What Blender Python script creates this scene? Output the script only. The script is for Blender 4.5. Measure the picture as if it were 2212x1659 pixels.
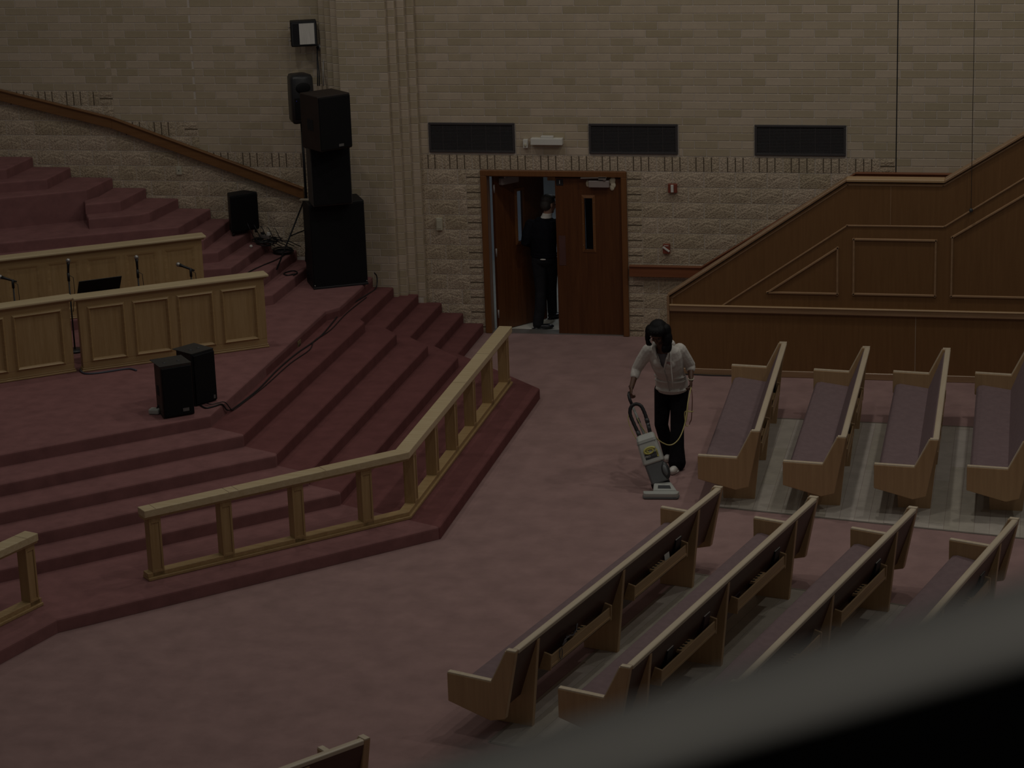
import bpy, bmesh, math, random
from mathutils import Vector, Matrix
rnd = random.Random(7)
S = bpy.context.scene
COL = S.collection
PI = math.pi
for o in list(bpy.data.objects): bpy.data.objects.remove(o)

# ------------------------------------------------------------------ camera, world, lights, exposure
cam = bpy.data.cameras.new('camera'); co = bpy.data.objects.new('camera', cam); COL.objects.link(co)
f_px = 5154.314
cam.sensor_width = 36.0; cam.lens = 36.0*f_px/2212.0; cam.clip_start = 0.05; cam.clip_end = 200
pitch, yaw, roll = 0.2924425, -0.2230479, -0.0345378
cy, sy, cp, sp = math.cos(yaw), math.sin(yaw), math.cos(pitch), math.sin(pitch)
fwd = Vector((sy*cp, cy*cp, -sp)); right = Vector((cy, -sy, 0)); up = right.cross(fwd)
R_ = math.cos(roll)*right + math.sin(roll)*up; U_ = -math.sin(roll)*right + math.cos(roll)*up
co.matrix_world = Matrix(((R_.x, U_.x, -fwd.x, 7.81882), (R_.y, U_.y, -fwd.y, -29.88419), (R_.z, U_.z, -fwd.z, 8.52032), (0, 0, 0, 1)))
cam.dof.use_dof = True; cam.dof.focus_distance = 26.0; cam.dof.aperture_fstop = 6.0
S.camera = co
S.view_settings.view_transform = 'Standard'; S.view_settings.look = 'None'
S.view_settings.exposure = 0.0; S.view_settings.gamma = 1.0; S.view_settings.use_curve_mapping = False
w = bpy.data.worlds.new('world'); S.world = w; w.use_nodes = True
w.node_tree.nodes['Background'].inputs[0].default_value = (1.0, 0.97, 0.92, 1)
w.node_tree.nodes['Background'].inputs[1].default_value = 0.04
def lamp(loc, power, size, col=(1, .95, .86), aim=None):
    l = bpy.data.lights.new('ceiling_or_fill_lamp', 'AREA'); l.shape = 'DISK'; l.size = size; l.energy = power; l.color = col
    o = bpy.data.objects.new('ceiling_or_fill_lamp', l); COL.objects.link(o); o.location = loc
    if aim: o.rotation_euler = (Vector(aim)-Vector(loc)).to_track_quat('-Z', 'Y').to_euler()
    return o
for lx, ly, p in [(5.45, -3.9, 62), (9.6, -4.2, 62), (1.2, -5.4, 30), (5.6, -9.4, 52), (10.0, -9.8, 46), (2.6, -13.5, 30), (-1.6, -4.6, 44), (-6.0, -5.4, 34), (-2.5, -11, 22)]:
    lamp((lx, ly, 10.4), p*.91, .32)
lamp((8.6, -33.6, 10.2), 46, .7, aim=(7.7, -28.9, 8.1))     # unseen lamp added behind the camera to brighten the hand rail
lamp((2.0, 2.2, 2.75), 9, .9, (.86, .93, 1.0))       # corridor lamp behind the doors

# ------------------------------------------------------------------ helpers
def tag(o, label=None, cat=None, group=None, kind=None):
    if label: o['label'] = label
    if cat: o['category'] = cat
    if group: o['group'] = group
    if kind: o['kind'] = kind
    return o
def empty(name, loc=(0, 0, 0), rz=0.0):
    o = bpy.data.objects.new(name, None); COL.objects.link(o)
    o.location = loc; o.rotation_euler = (0, 0, rz); o.empty_display_size = .1
    return o
def thing(name, label, cat, loc=(0, 0, 0), rz=0.0, group=None):
    return tag(empty(name, loc, rz), label, cat, group)
def link(name, me, parent=None):
    o = bpy.data.objects.new(name, me); COL.objects.link(o)
    if parent: o.parent = parent
    return o
class MB:
    """mesh builder: collects closed pieces; off is subtracted so world points can be given to a child of an Empty"""
    def __init__(s, off=(0, 0, 0)): s.v = []; s.f = []; s.off = Vector(off); s.sm = []
    def add(s, vs, fs, smooth=False):
        b = len(s.v); s.v += [Vector(v)-s.off for v in vs]; s.f += [tuple(i+b for i in f) for f in fs]; s.sm += [smooth]*len(fs); return s
    def hexa(s, p):   # 8 points: bottom 4, top 4
        return s.add(p, [(3, 2, 1, 0), (4, 5, 6, 7), (0, 1, 5, 4), (1, 2, 6, 5), (2, 3, 7, 6), (3, 0, 4, 7)])
    def box(s, x0, x1, y0, y1, z0, z1):
        return s.hexa([(x0, y0, z0), (x1, y0, z0), (x1, y1, z0), (x0, y1, z0), (x0, y0, z1), (x1, y0, z1), (x1, y1, z1), (x0, y1, z1)])
    def obox(s, c, ax, ay, az, hx, hy, hz):
        c = Vector(c); ax = Vector(ax).normalized(); ay = Vector(ay).normalized(); az = Vector(az).normalized()
        P = [c+ax*(hx*i)+ay*(hy*j)+az*(hz*k) for k in (-1, 1) for i, j in ((-1, -1), (1, -1), (1, 1), (-1, 1))]
        return s.hexa(P)
    def prism(s, pts, fn, d0, d1):
        """polygon pts (a,b), fn(a,b,d) -> point"""
        n = len(pts)
        vs = [fn(a, b, d0) for a, b in pts]+[fn(a, b, d1) for a, b in pts]
        fs = [tuple(range(n))[::-1], tuple(range(n, 2*n))]+[(i, (i+1) % n, n+(i+1) % n, n+i) for i in range(n)]
        return s.add(vs, fs)
    def tube(s, path, r, n=8, cap=True):
        P = [Vector(p) for p in path]; m = len(P)
        rr = r if isinstance(r, (list, tuple)) else [r]*m
        t0 = (P[1]-P[0]).normalized(); u = t0.orthogonal().normalized(); vs = []
        for i in range(m):
            t = (P[min(i+1, m-1)]-P[max(i-1, 0)]).normalized()
            u = (u-t*u.dot(t)); u = u.normalized() if u.length > 1e-6 else t.orthogonal().normalized(); v = t.cross(u)
            for k in range(n):
                a = 2*PI*k/n; vs.append(P[i]+(u*math.cos(a)+v*math.sin(a))*rr[i])
        fs = [(i*n+k, i*n+(k+1) % n, (i+1)*n+(k+1) % n, (i+1)*n+k) for i in range(m-1) for k in range(n)]
        if cap: fs += [tuple(range(n))[::-1], tuple(range((m-1)*n, m*n))]
        return s.add(vs, fs, True)
    def loft(s, rings, cap=True):
        n = len(rings[0]); vs = [p for r in rings for p in r]; m = len(rings)
        fs = [(i*n+k, i*n+(k+1) % n, (i+1)*n+(k+1) % n, (i+1)*n+k) for i in range(m-1) for k in range(n)]
        if cap: fs += [tuple(range(n))[::-1], tuple(range((m-1)*n, m*n))]
        return s.add(vs, fs, True)
    def ell(s, c, r, rot=None, nu=16, nv=10):
        c = Vector(c); vs = []; 
        for j in range(1, nv):
            th = PI*j/nv
            for k in range(nu):
                a = 2*PI*k/nu; p = Vector((r[0]*math.sin(th)*math.cos(a), r[1]*math.sin(th)*math.sin(a), r[2]*math.cos(th)))
                vs.append(c+(rot @ p if rot else p))
        top = c+(rot @ Vector((0, 0, r[2])) if rot else Vector((0, 0, r[2]))); bot = c-(rot @ Vector((0, 0, r[2])) if rot else Vector((0, 0, r[2])))
        vs += [top, bot]; T = len(vs)-2; B = T+1
        fs = [(j*nu+k, (j+1)*nu+k, (j+1)*nu+(k+1) % nu, j*nu+(k+1) % nu) for j in range(nv-2) for k in range(nu)]
        fs += [(T, k, (k+1) % nu) for k in range(nu)]+[(B, (nv-2)*nu+(k+1) % nu, (nv-2)*nu+k) for k in range(nu)]
        return s.add(vs, fs, True)
    def mesh(s, name, bevel=0, seg=1, fix=True):
        me = bpy.data.meshes.new(name); me.from_pydata([tuple(v) for v in s.v], [], s.f)
        if s.sm: me.polygons.foreach_set('use_smooth', s.sm)
        bm = bmesh.new(); bm.from_mesh(me)
        if fix: bmesh.ops.recalc_face_normals(bm, faces=bm.faces)
        if bevel:
            es = [e for e in bm.edges if len(e.link_faces) == 2 and e.calc_face_angle(0) > .5]
            bmesh.ops.bevel(bm, geom=es, offset=bevel, segments=seg, profile=.5, affect='EDGES', clamp_overlap=True)
        bm.to_mesh(me); bm.free(); return me
    def build(s, name, m, parent=None, bevel=0, seg=1, label=None):
        me = s.mesh(name, bevel, seg); me.materials.append(m)
        o = link(name, me, parent)
        if label: o['label'] = label
        return o
def kids(o): return list(o.children)
def copy_tree(o, parent=None):
    c = o.copy(); COL.objects.link(c); c.parent = parent
    for ch in kids(o): copy_tree(ch, c)
    return c

# ------------------------------------------------------------------ materials
def M(name, c, r=.6, var=.12, scale=6, stretch=(1, 1, 1), bump=0, bscale=60, rand=0, island=False, metal=0, spec=.4, c2=None, sheen=0, dist=.01, coord='Object', detail=4):
    m = bpy.data.materials.new(name); m.use_nodes = True; nt = m.node_tree; N = nt.nodes; L = nt.links
    b = N['Principled BSDF']; b.inputs['Roughness'].default_value = r; b.inputs['Metallic'].default_value = metal
    b.inputs['Specular IOR Level'].default_value = spec
    if sheen: b.inputs['Sheen Weight'].default_value = sheen
    tc = N.new('ShaderNodeTexCoord'); mp = N.new('ShaderNodeMapping'); mp.inputs['Scale'].default_value = stretch
    L.new(tc.outputs[coord], mp.inputs[0])
    out = None
    if var or c2:
        n = N.new('ShaderNodeTexNoise'); n.inputs['Scale'].default_value = scale; n.inputs['Detail'].default_value = detail; n.inputs['Roughness'].default_value = .6
        L.new(mp.outputs[0], n.inputs['Vector'])
        cr = N.new('ShaderNodeValToRGB'); L.new(n.outputs['Fac'], cr.inputs[0])
        a = c2 or tuple(x*(1-var) for x in c); d = c if c2 else tuple(x*(1+var) for x in c)
        cr.color_ramp.elements[0].position = .3; cr.color_ramp.elements[1].position = .7
        cr.color_ramp.elements[0].color = (*a, 1); cr.color_ramp.elements[1].color = (*d, 1); out = cr.outputs[0]
    if rand:
        if island: g = N.new('ShaderNodeNewGeometry'); ro = g.outputs['Random Per Island']
        else: g = N.new('ShaderNodeObjectInfo'); ro = g.outputs['Random']
        mr = N.new('ShaderNodeMapRange'); L.new(ro, mr.inputs[0]); mr.inputs[3].default_value = 1-rand; mr.inputs[4].default_value = 1+rand
        mx = N.new('ShaderNodeMix'); mx.data_type = 'RGBA'; mx.blend_type = 'MULTIPLY'; mx.inputs[0].default_value = 1
        if out: L.new(out, mx.inputs[6])
        else: mx.inputs[6].default_value = (*c, 1)
        cb = N.new('ShaderNodeCombineColor')
        L.new(mr.outputs[0], cb.inputs[0]); L.new(mr.outputs[0], cb.inputs[1])
        mr2 = N.new('ShaderNodeMath'); mr2.operation = 'POWER'; mr2.inputs[1].default_value = 1.5; L.new(mr.outputs[0], mr2.inputs[0]); L.new(mr2.outputs[0], cb.inputs[2])
        L.new(cb.outputs[0], mx.inputs[7]); out = mx.outputs[2]
    if out: L.new(out, b.inputs['Base Color'])
    else: b.inputs['Base Color'].default_value = (*c, 1)
    if bump:
        n2 = N.new('ShaderNodeTexNoise'); n2.inputs['Scale'].default_value = bscale; n2.inputs['Detail'].default_value = 5; L.new(mp.outputs[0], n2.inputs['Vector'])
        bp = N.new('ShaderNodeBump'); bp.inputs['Strength'].default_value = bump; bp.inputs['Distance'].default_value = dist
        L.new(n2.outputs['Fac'], bp.inputs['Height']); L.new(bp.outputs[0], b.inputs['Normal'])
    return m
def wood(name, c, c2, axis=0, r=.42, spec=.45, k=1.0):
    st = [11*k]*3; st[axis] = .7*k
    return M(name, c, r, 0, 2.6, tuple(st), .05, 9, spec=spec, c2=c2, dist=.003, detail=6)
BRICK = (.47, .388, .28); BLOCK = (.50, .405, .295)
mBrick = M('tan_brick', BRICK, .85, .07, 5, bump=.25, bscale=90, rand=.13, dist=.004)
mBrickS = M('tan_brick_field', BRICK, .85, .07, 5, bump=.25, bscale=90, rand=.13, island=True, dist=.004)
mMortar = M('mortar', (.56, .50, .44), .9, .08, 12, bump=.3, bscale=120, dist=.003)
mBlock = M('split_face_block', BLOCK, .9, .34, 38, bump=1.0, bscale=48, rand=.09, dist=.02)
mBlockS = M('split_face_block_field', BLOCK, .9, .26, 26, bump=.9, bscale=34, rand=.09, island=True, dist=.02)
# carpets
def carpet(name, c, c2=None):
    m = M(name, c, .95, .13, 3.0, bump=.35, bscale=420, spec=.1, dist=.006)
    return m
mCarpetFloor = carpet('aisle_carpet', (.33, .212, .20))
def carpet_steps():
    m = M('step_carpet', (.255, .122, .119), .95, .13, 5, bump=.35, bscale=420, spec=.1, dist=.006); nt = m.node_tree; N = nt.nodes; L = nt.links
    b = N['Principled BSDF']; src = b.inputs['Base Color'].links[0].from_socket
    g = N.new('ShaderNodeNewGeometry'); sx = N.new('ShaderNodeSeparateXYZ'); L.new(g.outputs['Position'], sx.inputs[0])
    # pile runs another way on the carpet lengths laid along the side flight (seam at the mitre)
    def math_(op, a, b_):
        n = N.new('ShaderNodeMath'); n.operation = op
        for i, q in enumerate((a, b_)):
            if isinstance(q, (int, float)): n.inputs[i].default_value = q
            else: L.new(q, n.inputs[i])
        return n.outputs[0]
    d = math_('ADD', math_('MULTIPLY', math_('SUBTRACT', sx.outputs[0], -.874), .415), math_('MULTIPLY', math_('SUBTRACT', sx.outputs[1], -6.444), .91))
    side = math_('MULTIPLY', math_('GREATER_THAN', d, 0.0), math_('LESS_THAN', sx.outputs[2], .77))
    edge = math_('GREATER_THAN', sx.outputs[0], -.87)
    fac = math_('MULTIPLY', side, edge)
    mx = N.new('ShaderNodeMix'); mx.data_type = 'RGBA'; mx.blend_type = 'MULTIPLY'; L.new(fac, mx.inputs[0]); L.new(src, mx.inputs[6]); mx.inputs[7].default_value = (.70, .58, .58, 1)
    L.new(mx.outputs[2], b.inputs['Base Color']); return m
mCarpetStep = carpet_steps()
mVinyl = M('vinyl_plank', (.47, .43, .375), .38, .12, 5, (1, 1, 1), .04, 30, spec=.35, rand=.08)
mEdging = M('metal_edging', (.35, .33, .30), .35, .05, metal=.6)
mOakX = wood('light_oak', (.45, .31, .15), (.36, .23, .10), 0)
mOakZ = wood('light_oak_upright', (.44, .30, .145), (.35, .225, .098), 2)
mOakCap = wood('light_oak_cap', (.60, .49, .31), (.50, .385, .22), 0, .35)
mPewX = wood('pew_oak', (.47, .31, .165), (.39, .25, .125), 0, .4)
mPewZ = wood('pew_oak_upright', (.50, .325, .17), (.42, .265, .135), 2, .4)
mPewCap = wood('pale_pew_oak', (.62, .53, .40), (.54, .44, .31), 0, .3)  # paler oak for the arm caps and top rails
mPewBack = wood('dark_pew_back', (.10, .045, .03), (.07, .03, .02), 0, .5)
mPanel = wood('brown_panelling', (.20, .100, .036), (.165, .079, .027), 2, .45)
mPanelTrim = wood('highlit_moulding', (.36, .225, .125), (.28, .165, .085), 0, .3, .7)  # pale tone carries the gloss highlights of the mouldings
mDoor = wood('door_veneer', (.125, .045, .014), (.085, .028, .008), 2, .4)
mDoorFrame = wood('door_frame_wood', (.20, .085, .028), (.16, .062, .02), 2, .42)
mRailWood = wood('handrail_wood', (.22, .105, .04), (.17, .078, .028), 0, .4)
mRedWood = wood('red_handrail_wood', (.24, .085, .035), (.19, .062, .025), 0, .4)
mCushion = M('mauve_upholstery', (.205, .145, .15), .9, .08, 14, bump=.2, bscale=300, spec=.15, dist=.003)
mBlack = M('black_cabinet', (.012, .012, .013), .55, .2, 20, spec=.3)
mGrille = M('black_grille', (.006, .006, .007), .7, .3, 200, bump=.3, bscale=600, spec=.2, dist=.002)
mBlackPl = M('black_plastic', (.02, .02, .022), .4, .1, spec=.4)
mDarkRed = M('worn_cabinet_side', (.035, .02, .016), .6, .2, 10)
mWhite = M('white_plastic', (.68, .67, .62), .45, .03)
mIvory = M('ivory_plastic', (.50, .47, .36), .45, .04)
mGrey = M('grey_plastic', (.42, .43, .40), .42, .05)
mDarkGrey = M('dark_grey_plastic', (.15, .16, .165), .45, .05)
mChar = M('charcoal_plastic', (.045, .047, .05), .4, .05)
mYellow = M('yellow_print', (.55, .52, .14), .5, .05)
mCord = M('yellow_cord', (.55, .47, .19), .5, .05)
mMetal = M('brushed_metal', (.40, .38, .36), .38, .05, metal=.7)
mCloser = M('closer_paint', (.30, .255, .24), .45, .04)
mFoam = M('cream_patch', (.62, .56, .42), .8, .05)
mVent = M('vent_paint', (.055, .05, .052), .5, .05)
mVentDark = M('vent_shadow', (.008, .008, .010), .8, 0)
mRed = M('red_paint', (.22, .05, .03), .45, .06)
mPaper = M('book_pages', (.62, .60, .55), .8, .05)
mBook = M('maroon_cover', (.05, .022, .026), .5, .1)
mBookD = M('dark_cover', (.012, .012, .014), .5, .1)
mTile = M('corridor_tile', (.62, .60, .53), .35, .05)
mCorWall = M('corridor_paint', (.55, .60, .66), .7, .03)
mGlass = bpy.data.materials.new('door_glass'); mGlass.use_nodes = True
_b = mGlass.node_tree.nodes['Principled BSDF']; _b.inputs['Base Color'].default_value = (.75, .8, .9, 1); _b.inputs['Roughness'].default_value = .02; _b.inputs['Transmission Weight'].default_value = 1.0; _b.inputs['IOR'].default_value = 1.1
mSkinD = M('brown_skin', (.115, .058, .036), .5, .08, 20, spec=.4)
mSkinL = M('light_skin', (.42, .25, .18), .55, .06, 20)
mHairB = M('black_hair', (.005, .0045, .005), .6, .3, 8, (1, 1, 4), .3, 40, spec=.18, dist=.006)
mHairG = M('dark_grey_hair', (.055, .05, .045), .6, .3, 60, bump=.5, bscale=120, dist=.004)
mHoodie = M('white_cotton', (.60, .565, .52), .9, .05, 12, bump=.35, bscale=11, stretch=(1, 1, 2.2), spec=.1, dist=.02)
mTee = M('grey_cotton', (.16, .15, .16), .9, .06, 12, bump=.4, bscale=22, spec=.1)
mTrouser = M('black_cloth', (.010, .009, .011), .85, .2, 12, bump=.5, bscale=14, spec=.12)
mSweater = M('black_knit', (.009, .009, .013), .95, .2, 30, bump=.4, bscale=30, spec=.08)
mSlacks = M('charcoal_cloth', (.022, .022, .026), .9, .2, 10, bump=.5, bscale=12, spec=.1)
mShoeB = M('black_leather', (.012, .012, .016), .3, .1, spec=.5)
mShoeW = M('white_shoe', (.66, .64, .60), .5, .04)
mEye = M('eye', (.02, .015, .012), .2, 0)
mPink = M('pink_print', (.36, .22, .21), .8, .06)
mSteel = M('rail_grey', (.30, .29, .27), .45, .05, metal=.25)
mGlint = M('glint_bead', (.75, .72, .66), .3, 0, metal=.3)
mCloth = M('black_velvet', (.003, .003, .003), .95, 0, spec=.0)

# ------------------------------------------------------------------ the room
B8 = 0.2032; B4 = .1016
def zc(k): return k*B8-.02          # course joint heights
H1 = .137                           # stage riser
def struct(name, mb, m, **k):
    return tag(mb.build(name, m, **k), kind='structure')
fl = MB(); fl.box(-9, 11, -17, .10, -.12, 0)
floor = struct('floor', fl, mCarpetFloor)
# vinyl planks under the two pew blocks
def planks(poly_fn, n, us, vs, pw=.152, pl=1.2):
    """poly_fn maps (a along pew, b across rows) to world; real planks with their joints"""
    a0, a1 = us; b0, b1 = vs; i = 0
    b = b0
    while b < b1-.01:
        bb = min(b+pw, b1); a = a0-(.37*i % 1)*pl
        while a < a1:
            x0 = max(a, a0); x1 = min(a+pl, a1)
            if x1-x0 > .03:
                g = .0012
                q = [poly_fn(x0+g, b+g), poly_fn(x1-g, b+g), poly_fn(x1-g, bb-g), poly_fn(x0+g, bb-g)]
                mb = MB(); mb.hexa([(p[0], p[1], .0005) for p in q]+[(p[0], p[1], .004) for p in q])
                mb.build('floor_plank', mVinyl, floor)
            a += pl
        b = bb; i += 1
def polyA(a, b):   # a: 0..1 far->near, b metres from x=4.58
    x = 4.58+b; return (x, (-3.335-.04*(x-4.96))*(1-a/3.1)+(-6.44-.175*(x-4.666))*(a/3.1))
planks(polyA, 0, (0, 3.1), (0, 4.6))
dB = Vector((-.262, -.965)); nB = Vector((.965, -.262))
def polyB(a, b):
    o = Vector((4.63, -8.345)); p = o+nB*b*1.01+dB*a; p.y += .085*b*0; return (p.x, p.y)
planks(polyB, 0, (0.0, 4.15), (0, 4.3))
ed = MB()
def strip(p, q, w=.03, z=.006):
    p = Vector((*p, 0)); q = Vector((*q, 0)); t = (q-p).normalized(); n = Vector((-t.y, t.x, 0))*w/2
    ed.hexa([p-n, q-n, q+n, p+n]+[v+Vector((0, 0, z)) for v in (p-n, q-n, q+n, p+n)])
for P in (polyA, polyB):
    L_ = 3.1 if P is polyA else 4.15; Wd = 4.6 if P is polyA else 4.3
    strip(P(0, 0), P(0, Wd)); strip(P(L_, 0), P(L_, Wd)); strip(P(0, 0), P(L_, 0))
ed.build('floor_edging', mEdging, floor)

# masonry ------------------------------------------------------------
VENTS = [(.042, 1.192), (2.173, 3.327), (4.314, 5.467)]; VZ = (2.444, 2.838)
PX = (-1.352, -.078)
def sub(iv, a, b):
    out = []
    for x0, x1 in iv:
        if b <= x0 or a >= x1: out.append((x0, x1)); continue
        if a > x0: out.append((x0, a))
        if b < x1: out.append((b, x1))
    return out
def pieces(x0, x1, joint, pitch, gap=.009):
    k = math.floor((x0-joint)/pitch); r = []; j = joint+k*pitch
    while j < x1:
        a, b = max(j, x0), min(j+pitch, x1)
        if b-a > .03: r.append((a+(gap/2 if a == j else 0), b-(gap/2 if b == j+pitch else 0)))
        j += pitch
    return r
_bm = {}
def brick_mesh(wd, ht, dp=.05, ch=.003):
    k = (round(wd, 3), round(ht, 3))
    if k in _bm: return _bm[k]
    a, b = wd/2, ht/2
    v = [(-a, dp, -b), (a, dp, -b), (a, dp, b), (-a, dp, b), (-a, ch, -b), (a, ch, -b), (a, ch, b), (-a, ch, b), (-a+ch, 0, -b+ch), (a-ch, 0, -b+ch), (a-ch, 0, b-ch), (-a+ch, 0, b-ch)]
    f = [(0, 1, 5, 4), (1, 2, 6, 5), (2, 3, 7, 6), (3, 0, 4, 7), (4, 5, 9, 8), (5, 6, 10, 9), (6, 7, 11, 10), (7, 4, 8, 11), (8, 9, 10, 11)]
    _bm[k] = (v, f); return _bm[k]
_me = {}
def brick_obj(parent, x, y, z, wd, ht, rz=0.0, name='brick'):
    k = (round(wd, 3), round(ht, 3))
    if k not in _me:
        mb = MB(); mb.add(*brick_mesh(*k)); me = mb.mesh('brick'); me.materials.append(mBrick); _me[k] = me
    o = link(name, _me[k], parent); o.location = (x, y, z); o.rotation_euler = (0, 0, rz); return o
def stone_face(mb, x0, x1, z0, z1, y, nx=6, nz=3, amp=.010, seed=0, ch=.01):
    """one rough split face with its sides"""
    r = random.Random(seed); n = (nx+1)*(nz+1); vs = []; 
    for j in range(nz+1):
        for i in range(nx+1):
            e = i in (0, nx) or j in (0, nz)
            vs.append((x0+(x1-x0)*(i+(0 if i in (0, nx) else r.uniform(-.25, .25)))/nx, y+(.0015 if e else -r.uniform(.001, amp)), z0+(z1-z0)*(j+(0 if j in (0, nz) else r.uniform(-.25, .25)))/nz))
    fs = [(j*(nx+1)+i, j*(nx+1)+i+1, (j+1)*(nx+1)+i+1, (j+1)*(nx+1)+i) for j in range(nz) for i in range(nx)]
    c = [0, nx, n-1, n-1-nx]; bk = [(x0, y+.05, z0), (x1, y+.05, z0), (x1, y+.05, z1), (x0, y+.05, z1)]; vs += bk
    rows = [list(range(0, nx+1)), [nx+j*(nx+1) for j in range(nz+1)], list(range(n-1, n-nx-2, -1)), [n-1-nx-j*(nx+1) for j in range(nz+1)]]
    for s_, row in enumerate(rows):
        a, b = n+s_, n+(s_+1) % 4
        fs.append(tuple([a, b]+row[::-1]))
    mb.add(vs, fs)
_blk = {}; GR = {}
mGrooveShade = M('score_groove', (.10, .075, .05), .95, 0)  # dark strips laid in the scores stand in for groove shade
def block(parent, x0, x1, z0, z1, style, y=0.0):
    wd, ht = round(x1-x0, 3), round(z1-z0, 3); var = rnd.randrange(6)
    k = (wd, ht, style, var)
    if k not in _blk:
        mb = MB(); a = wd/2; b = ht/2
        if style == 'plain': stone_face(mb, -a, a, -b, b, 0, max(2, round(6*wd/.4)), 3, seed=len(_blk)*13+5)
        elif style == 'scored':
            n = max(1, round(wd/.1)); g = .006
            for i in range(n): stone_face(mb, -a+wd*i/n+(g if i else 0), -a+wd*(i+1)/n-(g if i < n-1 else 0), -b, b, 0, 2, 3, .008, seed=i+var*7, ch=.012)
        else:
            g = .006
            for i in range(2): stone_face(mb, -a, a, -b+ht*i/2+(g if i else 0), -b+ht*(i+1)/2-(0 if i else g), 0, 4, 2, .008, seed=i+var*5, ch=.012)
        me = mb.mesh('concrete_block'); me.materials.append(mBlock); _blk[k] = me
    G = GR.setdefault(parent.name, MB())
    if style == 'scored':
        n = max(1, round(wd/.1))
        for i in range(1, n): G.box(x0+wd*i/n-.0055, x0+wd*i/n+.0055, -.0015, .0045, z0+.004, z1-.004)
    elif style == 'quoin': G.box(x0+.004, x1-.004, -.0015, .0045, (z0+z1)/2-.0065, (z0+z1)/2+.0065)
    nm = {'plain': 'concrete_block', 'scored': 'scored_block', 'quoin': 'quoin_block'}[style]
    o = link(nm, _blk[k], parent); o.location = ((x0+x1)/2, y, (z0+z1)/2); return o
DX0, DX1 = .712, 2.652         # door frame outer edges
DZ1 = zc(11)-.004
def wall(name, X0, X1, VX0, VX1, zones):
    """zones: list of (xa, xb, top course of the block wainscot, lowest course built)"""
    mb = MB()
    if X0 < DX0 < X1:
        mb.box(X0, DX0, .005, .2, 0, 7.0); mb.box(DX1, X1, .005, .2, 0, 7.0); mb.box(DX0, DX1, .005, .2, DZ1, 7.0)
    else: mb.box(X0, X1, .005, .2, 0, 7.0)
    root = struct(name, mb, mMortar)
    bricks = []
    g = .009
    for xa, xb, top, low in zones:
        k = low
        for c in range(low*2, 46):
            z0, z1 = zc(c/2)+g/2, zc(c/2+.5)-g/2
            if c >= top*2:
                iv = [(xa, xb)]
                if z1 > VZ[0]+.03 and z0 < VZ[1]-.03:
                    for a, b in VENTS: iv = sub(iv, a-.012, b+.012)
                for a, b in iv:
                    for p, q in pieces(a, b, .036+(.1524 if c % 2 else 0), .3048): bricks.append((p, q, z0, z1))
        for c in range(low, top):
            z0, z1 = zc(c)+.005, zc(c+1)-.005
            iv = [(xa, xb)]; hasdoor = xa < DX0 < xb and c < 11
            if hasdoor: iv = sub(iv, DX0-.2, DX1+.2)
            for a, b in iv:
                if c == top-1:
                    ends = []
                    if name == 'wall_left' and xb < -1.5: ends = [(b-.2, b)]; b -= .2
                    if name == 'wall_back' and b > 6: ends = [(b-.2, b)]; b -= .2
                    for p, q in pieces(a, b, B4*2, .4064): block(root, p, q, z0, z1, 'scored')
                    for p, q in ends: block(root, p+.005, q-.004, z0, z1, 'quoin')
                else:
                    for p, q in pieces(a, b, (0 if c % 2 == 0 else B4*2)+.0, .4064, .010): block(root, p, q, z0, z1, 'plain')
            if hasdoor:
                block(root, DX0-.195, DX0-.002, z0, z1, 'quoin'); block(root, DX1+.002, DX1+.195, z0, z1, 'quoin')
    vis = sorted([b for b in bricks if VX0 < (b[0]+b[1])/2 < VX1 and b[2] < 4.45], key=lambda b: -(b[0]+b[1]) if name == 'wall_back' else b[2])
    sep = set(vis[:300]); mb = MB()
    for b in bricks:
        x, z, wd, ht = (b[0]+b[1])/2, (b[2]+b[3])/2, b[1]-b[0], b[3]-b[2]
        if b in sep: brick_obj(root, x, 0, z, wd, ht)
        else:
            v, f = brick_mesh(wd, ht); mb.add([(p[0]+x, p[1], p[2]+z) for p in v], f)
    if mb.v: tag(mb.build('brick_field', mBrickS, root), kind='stuff')
    return root
wl_ = wall('wall_left', -9, PX[0]+.02, -6.1, PX[0], [(-7.0, -4.31, 16, 9), (-4.31, -3.137, 14, 7), (-3.137, PX[0], 12, 5)])
wb_ = wall('wall_back', PX[1]-.02, 11, PX[1], 7.9, [(PX[1], 6.09, 12, 0), (6.10, 8.8, 11, 11)])
for o_ in (wl_, wb_):
    if GR.get(o_.name) and GR[o_.name].v: tag(GR[o_.name].build('groove_shade_strips', mGrooveShade, o_), kind='stuff')
# dark expansion joint between the two brick fields
struct('trim_1', MB().box(6.089, 6.101, -.001, .02, zc(11), 6.4), mVentDark)
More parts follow.
